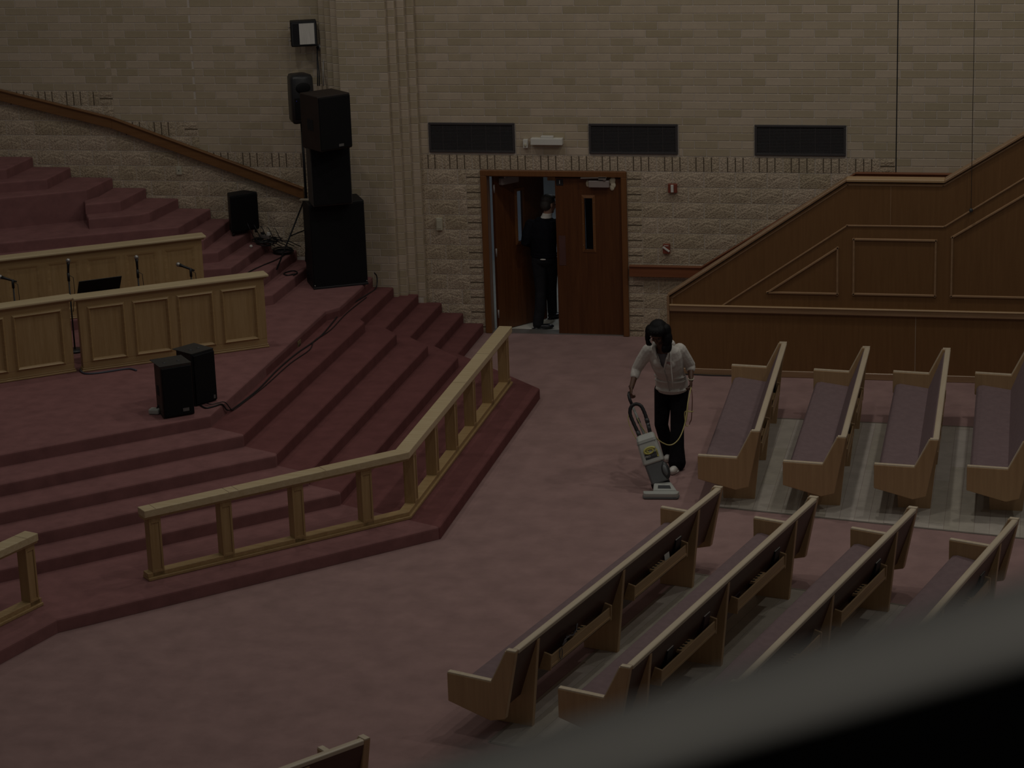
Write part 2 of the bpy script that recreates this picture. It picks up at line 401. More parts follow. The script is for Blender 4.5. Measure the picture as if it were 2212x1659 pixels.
# pilaster: stepped plan
pil = MB(); PP = [(-1.352, .02), (-1.352, 0), (-1.25, 0)]
PF = -.30; xs_r = [-.395, -.29, -.185, -.08]; xs_l = [-1.045, -1.15, -1.25, -1.352]; ys_ = [-.225, -.15, -.075]
e_ = .004
plan = [(xs_l[3]+e_, .1)]
for i in (2, 1, 0): plan += [(xs_l[i+1]+e_, ys_[i]+e_), (xs_l[i]+e_, ys_[i]+e_)]
plan += [(xs_l[0]+e_, PF+e_), (xs_r[0]-e_, PF+e_)]
for i in (0, 1, 2): plan += [(xs_r[i]-e_, ys_[i]+e_), (xs_r[i+1]-e_, ys_[i]+e_)]
plan += [(xs_r[3]-e_, .1)]
pil.prism(plan, lambda a, b, d: (a, b, d), .4, 7.0)
pil_o = struct('wall_pilaster', pil, mMortar)
pb = []
for c in range(3, 46):
    z = (zc(c/2)+zc(c/2+.5))/2; ht = B4-.009
    if z < .5: continue
    W_ = xs_r[0]-xs_l[0]
    cuts = [0, W_/3, 2*W_/3, W_] if c % 2 else [0, W_/6, W_/2, W_*5/6, W_]
    for a, b in zip(cuts, cuts[1:]): pb.append((xs_l[0]+(a+b)/2, PF, z, b-a-.008, ht))
    for i in range(3):
        pb.append(((xs_r[i]+xs_r[i+1])/2, ys_[i], z, abs(xs_r[i+1]-xs_r[i])-.006, ht)); pb.append(((xs_l[i]+xs_l[i+1])/2, ys_[i], z, abs(xs_l[i+1]-xs_l[i])-.006, ht))
pv = [b for b in pb if b[2] < 4.45 and b[0] > -1.06][:300]; pvs = set(pv); mb = MB()
for b in pb:
    if b in pvs: brick_obj(pil_o, b[0], b[1], b[2], b[3], b[4])
    else:
        v, f = brick_mesh(b[3], b[4]); mb.add([(p[0]+b[0], p[1]+b[1], p[2]+b[2]) for p in v], f)
for c in range(3, 46):    # return faces of the steps
    z = (zc(c/2)+zc(c/2+.5))/2; ht = B4-.009
    for i, x in enumerate(xs_r):
        y0 = PF if i == 0 else ys_[i-1]; y1 = ys_[i] if i < 3 else 0
        mb.box(x-.03, x, y0+.003, y1, z-ht/2, z+ht/2)
    for i, x in enumerate(xs_l):
        y0 = PF if i == 0 else ys_[i-1]; y1 = ys_[i] if i < 3 else 0
        mb.box(x, x+.03, y0+.003, y1, z-ht/2, z+ht/2)
tag(mb.build('brick_field', mBrickS, pil_o), kind='stuff')

# ------------------------------------------------------------------ stage, steps, choir risers (carpeted, built in)
stage = empty('stage_platform'); tag(stage, kind='structure')
def slab(name, pts, k0, k1, rad=.028):
    n = len(pts); bm = bmesh.new()
    z0, z1 = k0*H1, k1*H1
    if z0 == 0: z0 = .002
    lo = [bm.verts.new((x, y, z0)) for x, y in pts]; hi = [bm.verts.new((x, y, z1)) for x, y in pts]
    top = bm.faces.new(hi); bm.faces.new(lo[::-1])
    for i in range(n): bm.faces.new((lo[i], lo[(i+1) % n], hi[(i+1) % n], hi[i]))
    bmesh.ops.recalc_face_normals(bm, faces=bm.faces)
    te = [e for e in bm.edges if e.verts[0] in hi and e.verts[1] in hi]
    bmesh.ops.bevel(bm, geom=te, offset=rad, segments=3, profile=.6, affect='EDGES')
    bmesh.ops.triangulate(bm, faces=[f for f in bm.faces if len(f.verts) > 4])
    me = bpy.data.meshes.new(name); bm.to_mesh(me); bm.free(); me.materials.append(mCarpetStep)
    return link(name, me, stage)
XL = -8.5
W0 = -.018
slab('step', [(.68, W0), (.68, -1.47), (.92, -1.70), (2.03, -2.86), (1.99, -7.73), (-.985, -10.62), (-1.24, -11.45), (-1.9, -13.6), (XL, -13.6), (XL, W0)], 0, 1)
slab('step', [(.41, W0), (.41, -1.61), (.835, -2.085), (.79, -7.235), (-1.9, -9.80), (-4.6, -12.37), (XL, -12.37), (XL, W0)], 1, 2)
slab('step', [(.12, W0), (.12, -1.70), (.45, -2.08), (.39, -7.06), (-4.4, -11.6), (XL, -11.6), (XL, W0)], 2, 3)
slab('step', [(-.17, -.12), (-.17, -1.80), (.045, -2.06), (-.01, -6.89), (-4.5, -11.03), (XL, -11.03), (XL, W0), (-.40, W0), (-.40, -.12)], 3, 4)
slab('step', [(-.455, -.312), (-.46, -1.91), (-.37, -2.035), (-.437, -6.66), (-4.9, -10.82), (XL, -10.82), (XL, W0), (-1.37, W0), (-1.37, -.312)], 4, 5)
slab('stage_floor', [(-.735, -.312), (-.74, -1.85), (-.865, -2.05), (-.874, -6.444), (-5.4, -10.42), (XL, -10.42), (XL, W0), (-1.37, W0), (-1.37, -.312)], 5, 6)
def lv(x, pts, k0, k1, nm='choir_step'): slab(nm, pts, k0, k1, .025)
lv(0, [(-1.60, W0), (-1.62, -1.84), (-1.75, -1.94), (-3.8, -3.30), (XL, -6.4), (XL, W0)], 6, 7)
lv(0, [(-1.86, W0), (-1.87, -1.60), (XL, -5.6), (XL, W0)], 7, 8)
lv(0, [(-2.215, W0), (-2.25, -1.58), (-2.563, -1.69), (XL, -4.7), (XL, W0)], 8, 9)
lv(0, [(-2.455, W0), (-2.505, -1.316), (-2.654, -1.385), (XL, -4.35), (XL, W0)], 9, 10)
lv(0, [(-2.76, W0), (-2.72, -1.24), (XL, -4.25), (XL, W0)], 10, 11)
lv(0, [(-3.04, W0), (-3.10, -1.12), (-3.57, -1.32), (-5.14, -2.16), (XL, -3.97), (XL, W0)], 11, 12)
lv(0, [(-3.49, W0), (-3.58, -.88), (-3.67, -1.02), (-4.256, -1.317), (-4.394, -1.06), (-4.40, W0)], 12, 13)
lv(0, [(-3.94, W0), (-3.985, -.845), (-4.387, -1.077), (-4.50, -.84), (-4.40, -.6), (-4.40, W0)], 13, 14)
lv(0, [(-4.41, W0), (-4.465, -.805), (-5.44, -1.38), (XL, -3.1), (XL, W0)], 12, 15)
lv(0, [(-5.005, W0), (-5.015, -.80), (-5.567, -1.065), (XL, -2.5), (XL, W0)], 15, 16)
lv(0, [(-5.54, W0), (-5.565, -.835), (XL, -2.25), (XL, W0)], 16, 17)

# ------------------------------------------------------------------ doors and corridor
fr = MB()
fr.box(DX0, DX0+.085, -.03, .16, 0, 2.14); fr.box(DX1-.075, DX1, -.03, .16, 0, 2.14); fr.box(DX0, DX1, -.03, .16, 2.135, 2.215)
fr_o = struct('trim_2', fr, mDoorFrame, bevel=.008)
MB().box(DX1-.09, DX1-.06, .075, .16, 0, 2.14).box(DX0, DX1, .075, .16, 2.11, 2.14).build('door_stop', mDoorFrame, fr_o)
struct('trim_3', MB().box(DX0, DX1, 0.0, .2, -.004, .010), mMetal)
cor = MB(); cor.box(-1.6, 5.2, .2, 4.2, -.12, -.001)
cof = struct('floor_corridor', cor, mTile)
for i in range(10):
    for j in range(6):
        MB().box(-1.0+i*.46+.002, -1.0+(i+1)*.46-.002, .203+j*.46, .203+(j+1)*.46-.004, -.001, .0035).build('floor_tile', mTile, cof)
struct('wall_corridor', MB().box(-1.6, 5.2, 4.0, 4.2, -.1, 3.0).box(-1.6, -1.5, .2, 4.1, -.1, 3.0).box(5.1, 5.2, .2, 4.1, -.1, 3.0), mCorWall)
struct('ceiling_corridor', MB().box(-1.6, 5.2, .2, 4.2, 2.9, 3.0), mCorWall)
# added partition to darken the door panes, and brown stair soffit past the doorway
struct('added_dark_partition', MB().box(1.86, 3.4, 1.25, 1.35, 0, 2.9), M('added_corridor_shade', (.05, .04, .045), .6, .1))
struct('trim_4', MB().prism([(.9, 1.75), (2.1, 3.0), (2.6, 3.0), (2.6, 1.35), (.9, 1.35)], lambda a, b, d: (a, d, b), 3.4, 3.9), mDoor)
def leaf(name, hx, hy, rz, w_, side):
    """leaf in local x from hinge 0..w_ (side=+1) ; local -y faces the hall"""
    r = empty(name, (hx, hy, .012), rz); tag(r, kind='structure')
    X = (lambda x: x*side)
    c = w_/2; x0, x1 = c-.055, c+.055; z0, z1 = 1.15, 1.84
    b = MB()
    def bx(a, d, z_0, z_1, y0=-.022, y1=.022): b.box(min(X(a), X(d)), max(X(a), X(d)), y0, y1, z_0, z_1)
    bx(0, x0, 0, 2.10); bx(x1, w_, 0, 2.10); bx(x0, x1, 0, z0); bx(x0, x1, z1, 2.10)
    b.build('leaf', mDoor, r)
    g = MB().box(min(X(x0), X(x1)), max(X(x0), X(x1)), -.003, .003, z0, z1); p = g.build('pane', mGlass, r)
    fm = MB(); q = [(x0, z0), (x1, z0), (x1, z1), (x0, z1)]; e = .035
    Q_ = [(x0-e, z0-e*1.1), (x1+e, z0-e*1.1), (x1+e, z1+e*1.1), (x0-e, z1+e*1.1)]
    for i in range(4):
        j = (i+1) % 4
        fm.hexa([(X(Q_[i][0]), -.020, Q_[i][1]), (X(Q_[j][0]), -.020, Q_[j][1]), (X(q[j][0]), -.020, q[j][1]), (X(q[i][0]), -.020, q[i][1]), (X(Q_[i][0]), -.028, Q_[i][1]), (X(Q_[j][0]), -.028, Q_[j][1]), (X(q[j][0]), -.040, q[j][1]), (X(q[i][0]), -.040, q[i][1])])
    fm.build('window_frame', mDoorFrame, r)
    sc_ = MB()
    for zz in (z0+.06, (z0+z1)/2, z1-.06):
        for xx in (x0-.018, x1+.018): sc_.ell((X(xx), -.041, zz), (.004, .004, .004), nu=6, nv=4)
    sc_.build('screw_or_glint', mMetal, r)
    for zz in (.18, 1.02, 1.88):
        MB().tube([(X(-.008), -.028, zz), (X(-.008), -.028, zz+.11)], .011, 8).build('hinge', mCloser, r)
    return r, X
LD, X = leaf('door_1', .858, .085, math.radians(53), .86, 1)
def closer(r, X, xa, xb, z, patch):
    c = MB().box(min(X(xa), X(xb)), max(X(xa), X(xb)), -.085, -.022, z-.045, z+.045).build('door_closer', mCloser, r, bevel=.006)
    a = MB(); a.tube([(X(xa+.06), -.075, z+.045), (X(xa+.06), -.075, z+.075)], .02, 10); a.obox((X(xa+.20), -.085, z+.085), (1, 0, .03), (0, 1, 0), (0, 0, 1), .17, .012, .006)
    a.obox((X(xa+.085), -.075, z+.08), (1, 0, 0), (0, 1, 0), (0, 0, 1), .05, .022, .018)
    a.build('closer_arm', mMetal, c)
    if patch:
        f = MB()
        for dx, dz, rr in ((-.035, .03, .05), (-.045, -.02, .045), (-.03, -.055, .04), (-.05, .05, .035)): f.ell((X(xa+dx), -.025, z+dz), (rr*.8, .012, rr), nu=12, nv=6)
        f.ell((X(xb+.02), -.024, z-.005), (.025, .008, .045), nu=10, nv=6)
        f.build('bare_patch', mFoam, r)
closer(LD, X, .08, .38, 2.02, False)
RD, X = leaf('door_2', 2.575, .05, 0, .875, -1)
closer(RD, X, .15, .42, 2.035, True)
MB().box(X(.845), X(.755), -.025, -.022, .93, 1.33).build('push_plate', M('bronze_plate', (.16, .085, .075), .35, .08, metal=.5), RD)
sg = thing('door_sign', 'small black plaque with a white number 1 at the top of the closed door', 'sign', (1.763, .027, 2.055))
MB().box(-.047, .047, -.004, 0, -.042, .042).build('plaque', mBlackPl, sg, bevel=.003)
def text(body, size, m, parent, loc, rot, name='lettering', align='CENTER', ext=.0008):
    cu = bpy.data.curves.new(name, 'FONT'); cu.body = body; cu.size = size; cu.align_x = align; cu.align_y = 'CENTER'; cu.extrude = ext
    o = bpy.data.objects.new(name, cu); COL.objects.link(o); bpy.context.view_layer.update()
    me = bpy.data.meshes.new_from_object(o.evaluated_get(bpy.context.evaluated_depsgraph_get())); bpy.data.objects.remove(o)
    me.materials.clear(); me.materials.append(m)
    o = link(name, me, parent); o.location = loc; o.rotation_euler = rot; return o
text('1', .065, mWhite, sg, (0, -.0055, 0), (PI/2, 0, 0), 'numeral')

# ------------------------------------------------------------------ wall fittings
VL = ['leftmost of the three black louvred wall vents, beside the brick pilaster', 'middle black louvred wall vent above the closed door leaf', 'rightmost black louvred wall vent above the stair parapet']
for (a, b), lb in zip(VENTS, VL):
    t = thing('wall_vent', lb, 'vent', ((a+b)/2, 0, VZ[0]), group='louvred wall vents'); hw = (b-a)/2; hh = VZ[1]-VZ[0]
    MB().box(-hw, hw, .001, .006, 0, hh).build('duct_back', mVentDark, t)
    f = MB().box(-hw, hw, -.022, .002, 0, .03).box(-hw, hw, -.022, .002, hh-.03, hh).box(-hw, -hw+.03, -.022, .002, .03, hh-.03).box(hw-.03, hw, -.022, .002, .03, hh-.03)
    f.build('frame', mVent, t, bevel=.004)
    for i in range(18):
        z = .038+i*(hh-.07)/17.5
        s_ = MB(); s_.hexa([(-hw+.03, -.014, z), (hw-.03, -.014, z), (hw-.03, -.001, z+.009), (-hw+.03, -.001, z+.009), (-hw+.03, -.014, z+.0025), (hw-.03, -.014, z+.0025), (hw-.03, -.001, z+.0115), (-hw+.03, -.001, z+.0115)])
        s_.build('louvre', mVent, t)
    for i in range(1, 6): MB().box(-hw+i*2*hw/6-.004, -hw+i*2*hw/6+.004, -.012, -.004, .03, hh-.03).build('mullion', mVent, t)
def wallbox(name, label, cat, x0, x1, z0, z1, d, m):
    t = thing(name, label, cat, ((x0+x1)/2, -.012, z0)); h = (x1-x0)/2
    MB().box(-h, h, -d, .012, 0, z1-z0).build('housing', m, t, bevel=.006, seg=2); return t, h, z1-z0
t, h, hh = wallbox('thermostat', 'ivory thermostat box on the rough block wall left of the doors', 'thermostat', .097, .178, 1.40, 1.565, .035, mIvory)
MB().box(-h*.72, h*.72, -.041, -.034, hh*.15, hh*.85).build('cover', mIvory, t, bevel=.003)
t, h, hh = wallbox('motion_sensor', 'tiny white sensor on brick left of the white light box', 'sensor', 1.307, 1.369, 2.517, 2.629, .04, mWhite)
MB().ell((0, -.04, hh*.35), (h*.6, .015, hh*.22)).build('lens', mIvory, t)
t, h, hh = wallbox('emergency_light', 'long white emergency light box on the brick above the open door', 'light fixture', 1.417, 1.834, 2.567, 2.652, .085, mWhite)
MB().box(-.075, .085, -.07, .0, hh, hh+.028).build('top_box', mWhite, t, bevel=.003)
t, h, hh = wallbox('fire_alarm_strobe', 'red square fire alarm strobe on block wall right of the doors', 'fire alarm', 3.198, 3.314, 1.949, 2.065, .04, mRed)
MB().box(-.02, .016, -.058, -.038, .008, hh-.008).build('strobe_lens', mWhite, t, bevel=.005)
t, h, hh = wallbox('fire_alarm_pull', 'red fire alarm pull station with white diagonal bar on block wall', 'fire alarm', 3.12, 3.211, 1.143, 1.267, .045, mRed)
MB().obox((0, -.05, hh*.5), (1, 0, -.72), (0, 1, 0), (.72, 0, 1), .052, .008, .012).build('pull_bar', mWhite, t, bevel=.003)
MB().box(-.03, .03, -.048, -.044, hh*.84, hh*.9).build('white_line', mWhite, t)
t, h, hh = wallbox('wall_outlet', 'small grey cover plate on block wall above the choir steps', 'outlet', -3.487, -3.408, 2.102, 2.217, .01, mIvory)
MB().tube([(0, -.0105, hh*.5), (0, -.013, hh*.5)], .008, 10).build('socket', mBlackPl, t)
t = thing('riser_outlet', 'brass outlet plate on the stage riser behind the cables', 'outlet', (-.868, -3.21, .70), PI/2)
MB().box(-.06, .06, -.008, .0, -.06, .055).build('plate', M('brass_plate', (.36, .31, .16), .35, .08, metal=.6), t, bevel=.002)
for xx in (-.025, .025): MB().tube([(xx, -.007, 0), (xx, -.0105, 0)], .016, 10).build('socket', mBlackPl, t)

def board(p, q, h_, y0, y1):   # sloping board in the xz plane
    return [(p[0], y0, p[1]), (q[0], y0, q[1]), (q[0], y1, q[1]), (p[0], y1, p[1]), (p[0], y0, p[1]+h_), (q[0], y0, q[1]+h_), (q[0], y1, q[1]+h_), (p[0], y1, p[1]+h_)]
t = thing('choir_handrail', 'brown sloping wooden handrail on the wall above the choir steps', 'handrail', (-3.0, 0, 2.2))
LR = [(-7.0, 3.36), (-4.335, 2.735), (-1.70, 1.80)]
for i in range(2):
    mb = MB((-3.0, 0, 2.2)); mb.hexa(board(LR[i], LR[i+1], .135, -.075, -.03)); mb.hexa(board((LR[i][0], LR[i][1]+.135), (LR[i+1][0], LR[i+1][1]+.135), .02, -.095, -.02)); mb.build('rail_board', mRailWood, t, bevel=.004)
br = MB((-3.0, 0, 2.2))
for x in (-6.2, -5.2, -4.0, -3.1, -2.2):
    z = 2.735+(x+4.335)*((1.80-2.735)/2.635 if x > -4.335 else (2.735-3.36)/2.665); br.box(x-.02, x+.02, -.035, .004, z+.03, z+.10)
br.build('bracket', mRailWood, t)
t = thing('stair_handrail', 'red brown wooden handrail on the block wall right of the doors', 'handrail', (3.0, 0, .9))
HR = [(2.675, .835), (3.62, .835), (5.60, 2.10), (6.82, 2.10), (9.0, 3.42)]
for i in range(4):
    mb = MB((3.0, 0, .9)); mb.hexa(board(HR[i], HR[i+1], .13, -.085, -.035)); mb.hexa(board((HR[i][0], HR[i][1]+.13), (HR[i+1][0], HR[i+1][1]+.13), .018, -.10, -.02)); mb.build('rail_board', mRedWood, t, bevel=.004)
br = MB((3.0, 0, .9))
for x, z in ((3.0, .87), (3.5, .87), (5.9, 2.13), (6.6, 2.13)): br.box(x-.02, x+.02, -.04, .004, z, z+.07)
br.build('bracket', mRedWood, t)

# floodlight with conduit box
t = thing('floodlight', 'black floodlight with white lamp panel high on wall beside pilaster', 'floodlight', (-1.54, -.16, 3.87), math.radians(20))
MB().box(-.17, .17, -.10, .06, 0, .33).build('housing', mBlack, t, bevel=.012, seg=2)
MB().box(-.155, .155, -.106, -.099, .02, .31).build('bezel', mChar, t)
MB().box(-.145, -.06, -.110, -.104, .03, .30).build('dark_reflector', mVentDark, t)
MB().box(-.06, .135, -.112, -.104, .03, .30).build('lamp_panel', M('lamp_glass', (.60, .58, .54), .3, .12, 9, (6, 6, .4)), t, label='pale ribbed lamp panel')
MB().box(-.02, .02, .06, .17, .12, .2).build('bracket', mBlack, t)
for zz in (.07, .24): MB().tube([(-.17, -.03, zz), (-.20, -.03, zz+.01)], .006, 6).build('latch', mMetal, t)
t = thing('conduit_box', 'grey round junction box on wall under the floodlight', 'junction box', (-1.365, -.02, 3.83))
MB().tube([(0, 0, 0), (0, -.05, 0)], .045, 16).build('box', mMetal, t)
MB().tube([(-.02, -.052, .0), (-.02, -.058, 0)], .02, 10).build('opening', mVentDark, t)
for nm, pts in (('cable', [(-.03, -.05, -.02), (-.035, -.06, -.15), (-.02, -.12, -.3), (-.005, -.2, -.48)]), ('cable', [(-.03, -.05, -.02), (-.03, -.06, -.15), (.0, -.12, -.3), (.02, -.2, -.48)]), ('cable', [(.03, -.02, -.03), (.045, -.03, -.12), (.05, -.1, -.28), (.075, -.2, -.48)])):
    MB().tube(pts, .009, 6).build(nm, mBlackPl if pts[0][0] < 0 else mMetal, t)

# ------------------------------------------------------------------ stair parapet (panelled)
par = thing('stair_parapet', 'brown panelled stair parapet wall with oak cap along the side aisle', 'parapet', (5.5, -1.65, 0))
po = (5.5, -1.65, 0); yF = -1.65
prof = [(3.445, .0), (3.445, .99), (5.61, 2.455), (6.76, 2.455), (9.2, 3.98), (9.2, 0)]
MB(po).prism(prof, lambda a, b, d: (a, d, b), yF, yF+.12).build('wall_panel', mPanel, par)
cap = MB(po)
CL = [(3.43, 1.0), (5.605, 2.47), (6.765, 2.47), (9.2, 3.995)]
for i in range(3): cap = MB(po); cap.hexa(board(CL[i], CL[i+1], .035, yF-.03, yF+.15)); cap.build('cap_rail', mPanelTrim if i != 1 else mPewX, par, bevel=.006)
MB(po).box(3.415, 3.445, yF-.03, yF+.15, 0, 1.02).build('end_post', mPanelTrim, par, bevel=.004)
def bead(pts, wd, d, closed=False, nm='moulding', m=mPanelTrim):
    n = len(pts)
    for i in range(n if closed else n-1):
        a = Vector((pts[i][0], 0, pts[i][1])); b = Vector((pts[(i+1) % n][0], 0, pts[(i+1) % n][1])); tt = (b-a).normalized(); nn = Vector((-tt.z, 0, tt.x))
        mb = MB(po); a2 = a-tt*wd*.5; b2 = b+tt*wd*.5
        mb.hexa([v+Vector((0, yF+.002, 0)) for v in (a2-nn*wd*.5, b2-nn*wd*.5, b2+nn*wd*.5, a2+nn*wd*.5)]+[v+Vector((0, yF-d, 0)) for v in (a2-nn*wd*.22, b2-nn*wd*.22, b2+nn*wd*.22, a2+nn*wd*.22)])
        mb.build(nm, m, par)
bead([(3.475, .90), (3.475, .98), (5.62, 2.43), (6.75, 2.43), (9.1, 3.90)], .02, .008)
bead([(4.116, .905), (5.618, 1.928), (6.771, 1.933), (9.15, 3.49)], .024, .012)
bead([(4.66, 1.076), (5.505, 1.650), (5.505, 1.076)], .032, .02, True)
bead([(5.70, 1.08), (5.70, 1.761), (6.675, 1.761), (6.675, 1.08)], .032, .02, True)
bead([(6.868, 1.08), (6.868, 1.806), (8.9, 3.10), (8.9, 1.08)], .032, .02, True)
cr = MB(po).box(3.445, 9.2, yF-.035, yF+.002, .815, .895).build('chair_rail', mPanelTrim, par, bevel=.012, seg=2)
MB(po).box(3.445, 9.2, yF-.046, yF-.001, .885, .905).build('chair_rail_nosing', mPewX, par, bevel=.006)
MB(po).box(3.445, 9.2, yF-.02, yF+.002, 0, .085).build('base_board', mPanelTrim, par, bevel=.006)
MB(po).box(6.448, 6.454, yF-.002, yF+.002, .09, .81).build('seam', M('seam_filler', (.42, .33, .24), .6, 0), par)
MB(po).box(6.13, 6.136, yF-.0015, yF+.002, 1.95, 2.42).build('seam', mPanelTrim, par)
t = thing('hanging_cord', 'thin hanging cord with small dark knob in front of parapet', 'cord', (7.08, -1.70, 2.15))
MB().tube([(-.018, 0, 4.0), (-.012, 0, 2.4), (0, 0, .02)], .004, 6).build('line', M('cord_grey', (.10, .09, .08), .6, 0), t)
MB().ell((0, 0, 0), (.024, .024, .026)).build('knob', mChar, t)
tag(MB().tube([(3.55, -1.69, .012), (3.75, -1.685, .012), (3.95, -1.70, .012), (4.3, -1.69, .012), (4.5, -1.70, .012)], .008, 6).build('floor_cable', mBlackPl), 'thin dark cable lying along the foot of the parapet', 'cable')

# ------------------------------------------------------------------ communion rails
def post(mbs, parent, p, t, n, z0, z1):
    """p centre of the outer face at floor plan, t along the rail, n outwards"""
    p = Vector((*p, 0)); t = Vector((*t, 0)); n = Vector((*n, 0)); off = parent.location
    hw, dp = .062, .115
    c = p-n*dp/2; mb = MB(off)
    mb.obox(c+Vector((0, 0, (z0+z1)/2)), t, n, (0, 0, 1), hw-.0, dp/2-.008, (z1-z0)/2)
    for s_ in (-1, 1):
        for q in (-1, 1):
            mb.obox(c+t*(s_*(hw-.011))+n*q*(dp/2-.004)+Vector((0, 0, (z0+z1)/2)), t, n, (0, 0, 1), .011, .004, (z1-z0)/2)
    o = mb.build('post', mOakZ, parent, bevel=.002)
    for q in (1, -1):
        for zz, hh in ((z0+.03, .03), (z1-.028, .028)):
            mb = MB(off); mb.obox(c+n*q*(dp/2-.004)+Vector((0, 0, zz)), t, n, (0, 0, 1), hw-.022, .004, hh); mb.build('panel_rail', mOakX, o)
def rail(name, label, base, pts, posts, ends):
    """pts: outer base line polyline (world xy)"""
    t = thing(name, label, 'railing', base); off = Vector(base)
    zb = H1
    def offs(pts, d):
        P = [Vector((*p, 0)) for p in pts]; out = []
        for i, p in enumerate(P):
            ns = []
            for a, b in ((i-1, i), (i, i+1)):
                if a >= 0 and b < len(P):
                    tt = (P[b]-P[a]).normalized(); ns.append(Vector((tt.y, -tt.x, 0)))
            if len(ns) == 1: out.append(p+ns[0]*d)
            else:
                m = (ns[0]+ns[1]).normalized(); out.append(p+m*(d/m.dot(ns[0])))
        return out
    def sec(name_, d0, d1, z0, z1, m, bev, cuts=()):
        A = offs(pts, d0); B = offs(pts, d1)
        for i in range(len(pts)-1):
            mb = MB(off); mb.hexa([v+Vector((0, 0, z0)) for v in (A[i], A[i+1], B[i+1], B[i])]+[v+Vector((0, 0, z1)) for v in (A[i], A[i+1], B[i+1], B[i])])
            mb.build(name_, m, t, bevel=bev, seg=2)
    # + side is outwards (right of travel direction)
    sec('base_board', 0, -.155, zb+.001, zb+.032, mOakX, .006)
    sec('base_block', -.022, -.135, zb+.032, zb+.075, mOakX, .004)
    sec('cap_rail', .012, -.150, zb+.655, zb+.73, mOakCap, .007)
    sec('cap_moulding', -.006, -.132, zb+.632, zb+.656, mOakX, .003)
    P = [Vector((*p, 0)) for p in pts]
    for i, s_ in posts:
        tt = (P[i+1]-P[i]).normalized(); n = Vector((tt.y, -tt.x, 0)); p = P[i]+tt*s_-n*.022
        post(None, t, p[:2], tt[:2], n[:2], zb+.034, zb+.634)
    for i, s_ in ends:    # butt seams across the cap
        tt = (P[i+1]-P[i]).normalized(); n = Vector((tt.y, -tt.x, 0))
        mb = MB(off); c = P[i]+tt*s_-n*.069+Vector((0, 0, zb+.7295)); mb.obox(c, tt, n, (0, 0, 1), .0018, .078, .0012); mb.build('seam', mPewBack, t)
    return t
L1 = math.hypot(1.632+.445, 9.59-7.555)
rail('communion_rail', 'long angled light oak communion rail with square posts around the stage', (.6, -8.5, H1),
     [(-.452, -9.592), (1.64, -7.553), (1.672, -2.724)], [(0, .115), (0, .87), (0, 1.66), (0, 2.44), (1, .33), (1, 1.23), (1, 2.09), (1, 2.96), (1, 3.84), (1, 4.70)], [(0, .12), (0, .90), (0, 1.0), (0, 1.97), (1, 2.45), (1, 3.62)])
rail('communion_rail', 'short light oak communion rail end at the left edge of the picture', (-1.4, -10.9, H1),
     [(-1.90, -12.2), (-1.415, -10.93), (-1.255, -10.31)][0:1]+[(-1.245, -10.30)], [(0, 1.92), (0, 1.05), (0, .18)], [(0, 1.85)])

# ------------------------------------------------------------------ panelled choir screens
def screen(label, bl, br, z0, ht, npan, raised, th=.13):
    bl = Vector((*bl, 0)); br = Vector((*br, 0)); d = br-bl; Lg = d.length; rz = math.atan2(d.y, d.x)
    t = thing('choir_screen', label, 'screen', (bl.x, bl.y, z0), rz, 'panelled oak choir screens')
    # local x along, -y to the hall ; base moulding front at y=0
    MB().box(.02, Lg-.02, .022, th, .002, ht-.03).build('body', mOakZ, t)
    st = .10; ins = (Lg-.04-st)/npan
    MB().box(0, Lg, 0, th+.02, .002, .024).build('base_moulding', mOakX, t, bevel=.005)
    MB().box(.008, Lg-.008, .010, th+.01, .024, .045).build('base_moulding', mOakX, t, bevel=.006)
    MB().box(-.035, Lg+.035, -.035, th+.055, ht-.032, ht).build('cap', mOakCap, t, bevel=.010, seg=2)
    MB().box(-.012, Lg+.012, -.010, th+.03, ht-.052, ht-.032).build('cap_moulding', mOakX, t, bevel=.006)
    MB().box(.02, Lg-.02, .012, .024, ht-.13, ht-.052).build('rail', mOakX, t)
    MB().box(.02, Lg-.02, .012, .024, .045, .115).build('rail', mOakX, t)
    for i in range(npan+1):
        x = .02+i*ins; MB().box(x, x+st, .010, .024, .115, ht-.13).build('stile', mOakZ, t)
    for i in range(npan):
        x0 = .02+i*ins+st; x1 = .02+(i+1)*ins; z_0, z_1 = .115, ht-.13
        p = MB().box(x0, x1, .019, .03, z_0, z_1).build('panel', mOakZ, t)
        e = .038; o = .006
        A = [(x0-o, z_0-o), (x1+o, z_0-o), (x1+o, z_1+o), (x0-o, z_1+o)]; B = [(x0+e, z_0+e), (x1-e, z_0+e), (x1-e, z_1-e), (x0+e, z_1-e)]
        C_m = [(x0+e*.4, z_0+e*.4), (x1-e*.4, z_0+e*.4), (x1-e*.4, z_1-e*.4), (x0+e*.4, z_1-e*.4)]
        yo, yr, yi = (.009, -.012, .018) if raised else (.010, .012, .019)
        for a in range(4):
            b = (a+1) % 4; mb = MB()
            for (Pq, ya), (Qq, yb) in (((A, yo), (C_m, yr)), ((C_m, yr), (B, yi))):
                mb.hexa([(Pq[a][0], .021, Pq[a][1]), (Pq[b][0], .021, Pq[b][1]), (Qq[b][0], .021, Qq[b][1]), (Qq[a][0], .021, Qq[a][1]),
                     (Pq[a][0], ya, Pq[a][1]), (Pq[b][0], ya, Pq[b][1]), (Qq[b][0], yb, Qq[b][1]), (Qq[a][0], yb, Qq[a][1])])
            mb.build('panel_moulding', mOakX, p)
    return t
SZ = 6*H1
screen('front oak choir screen of four raised panels behind the floor monitors', (-2.93, -5.018), (-1.056, -3.76), SZ, .90, 4, True)
screen('oak choir screen cut by the left edge of the picture, left of a gap', (-4.72, -6.31), (-3.005, -5.00), SZ, .90, 3, True)
screen('rear oak choir screen with recessed panels standing behind the microphones', (-5.30, -4.245), (-2.335, -2.30), 7*H1, .865, 7, False)

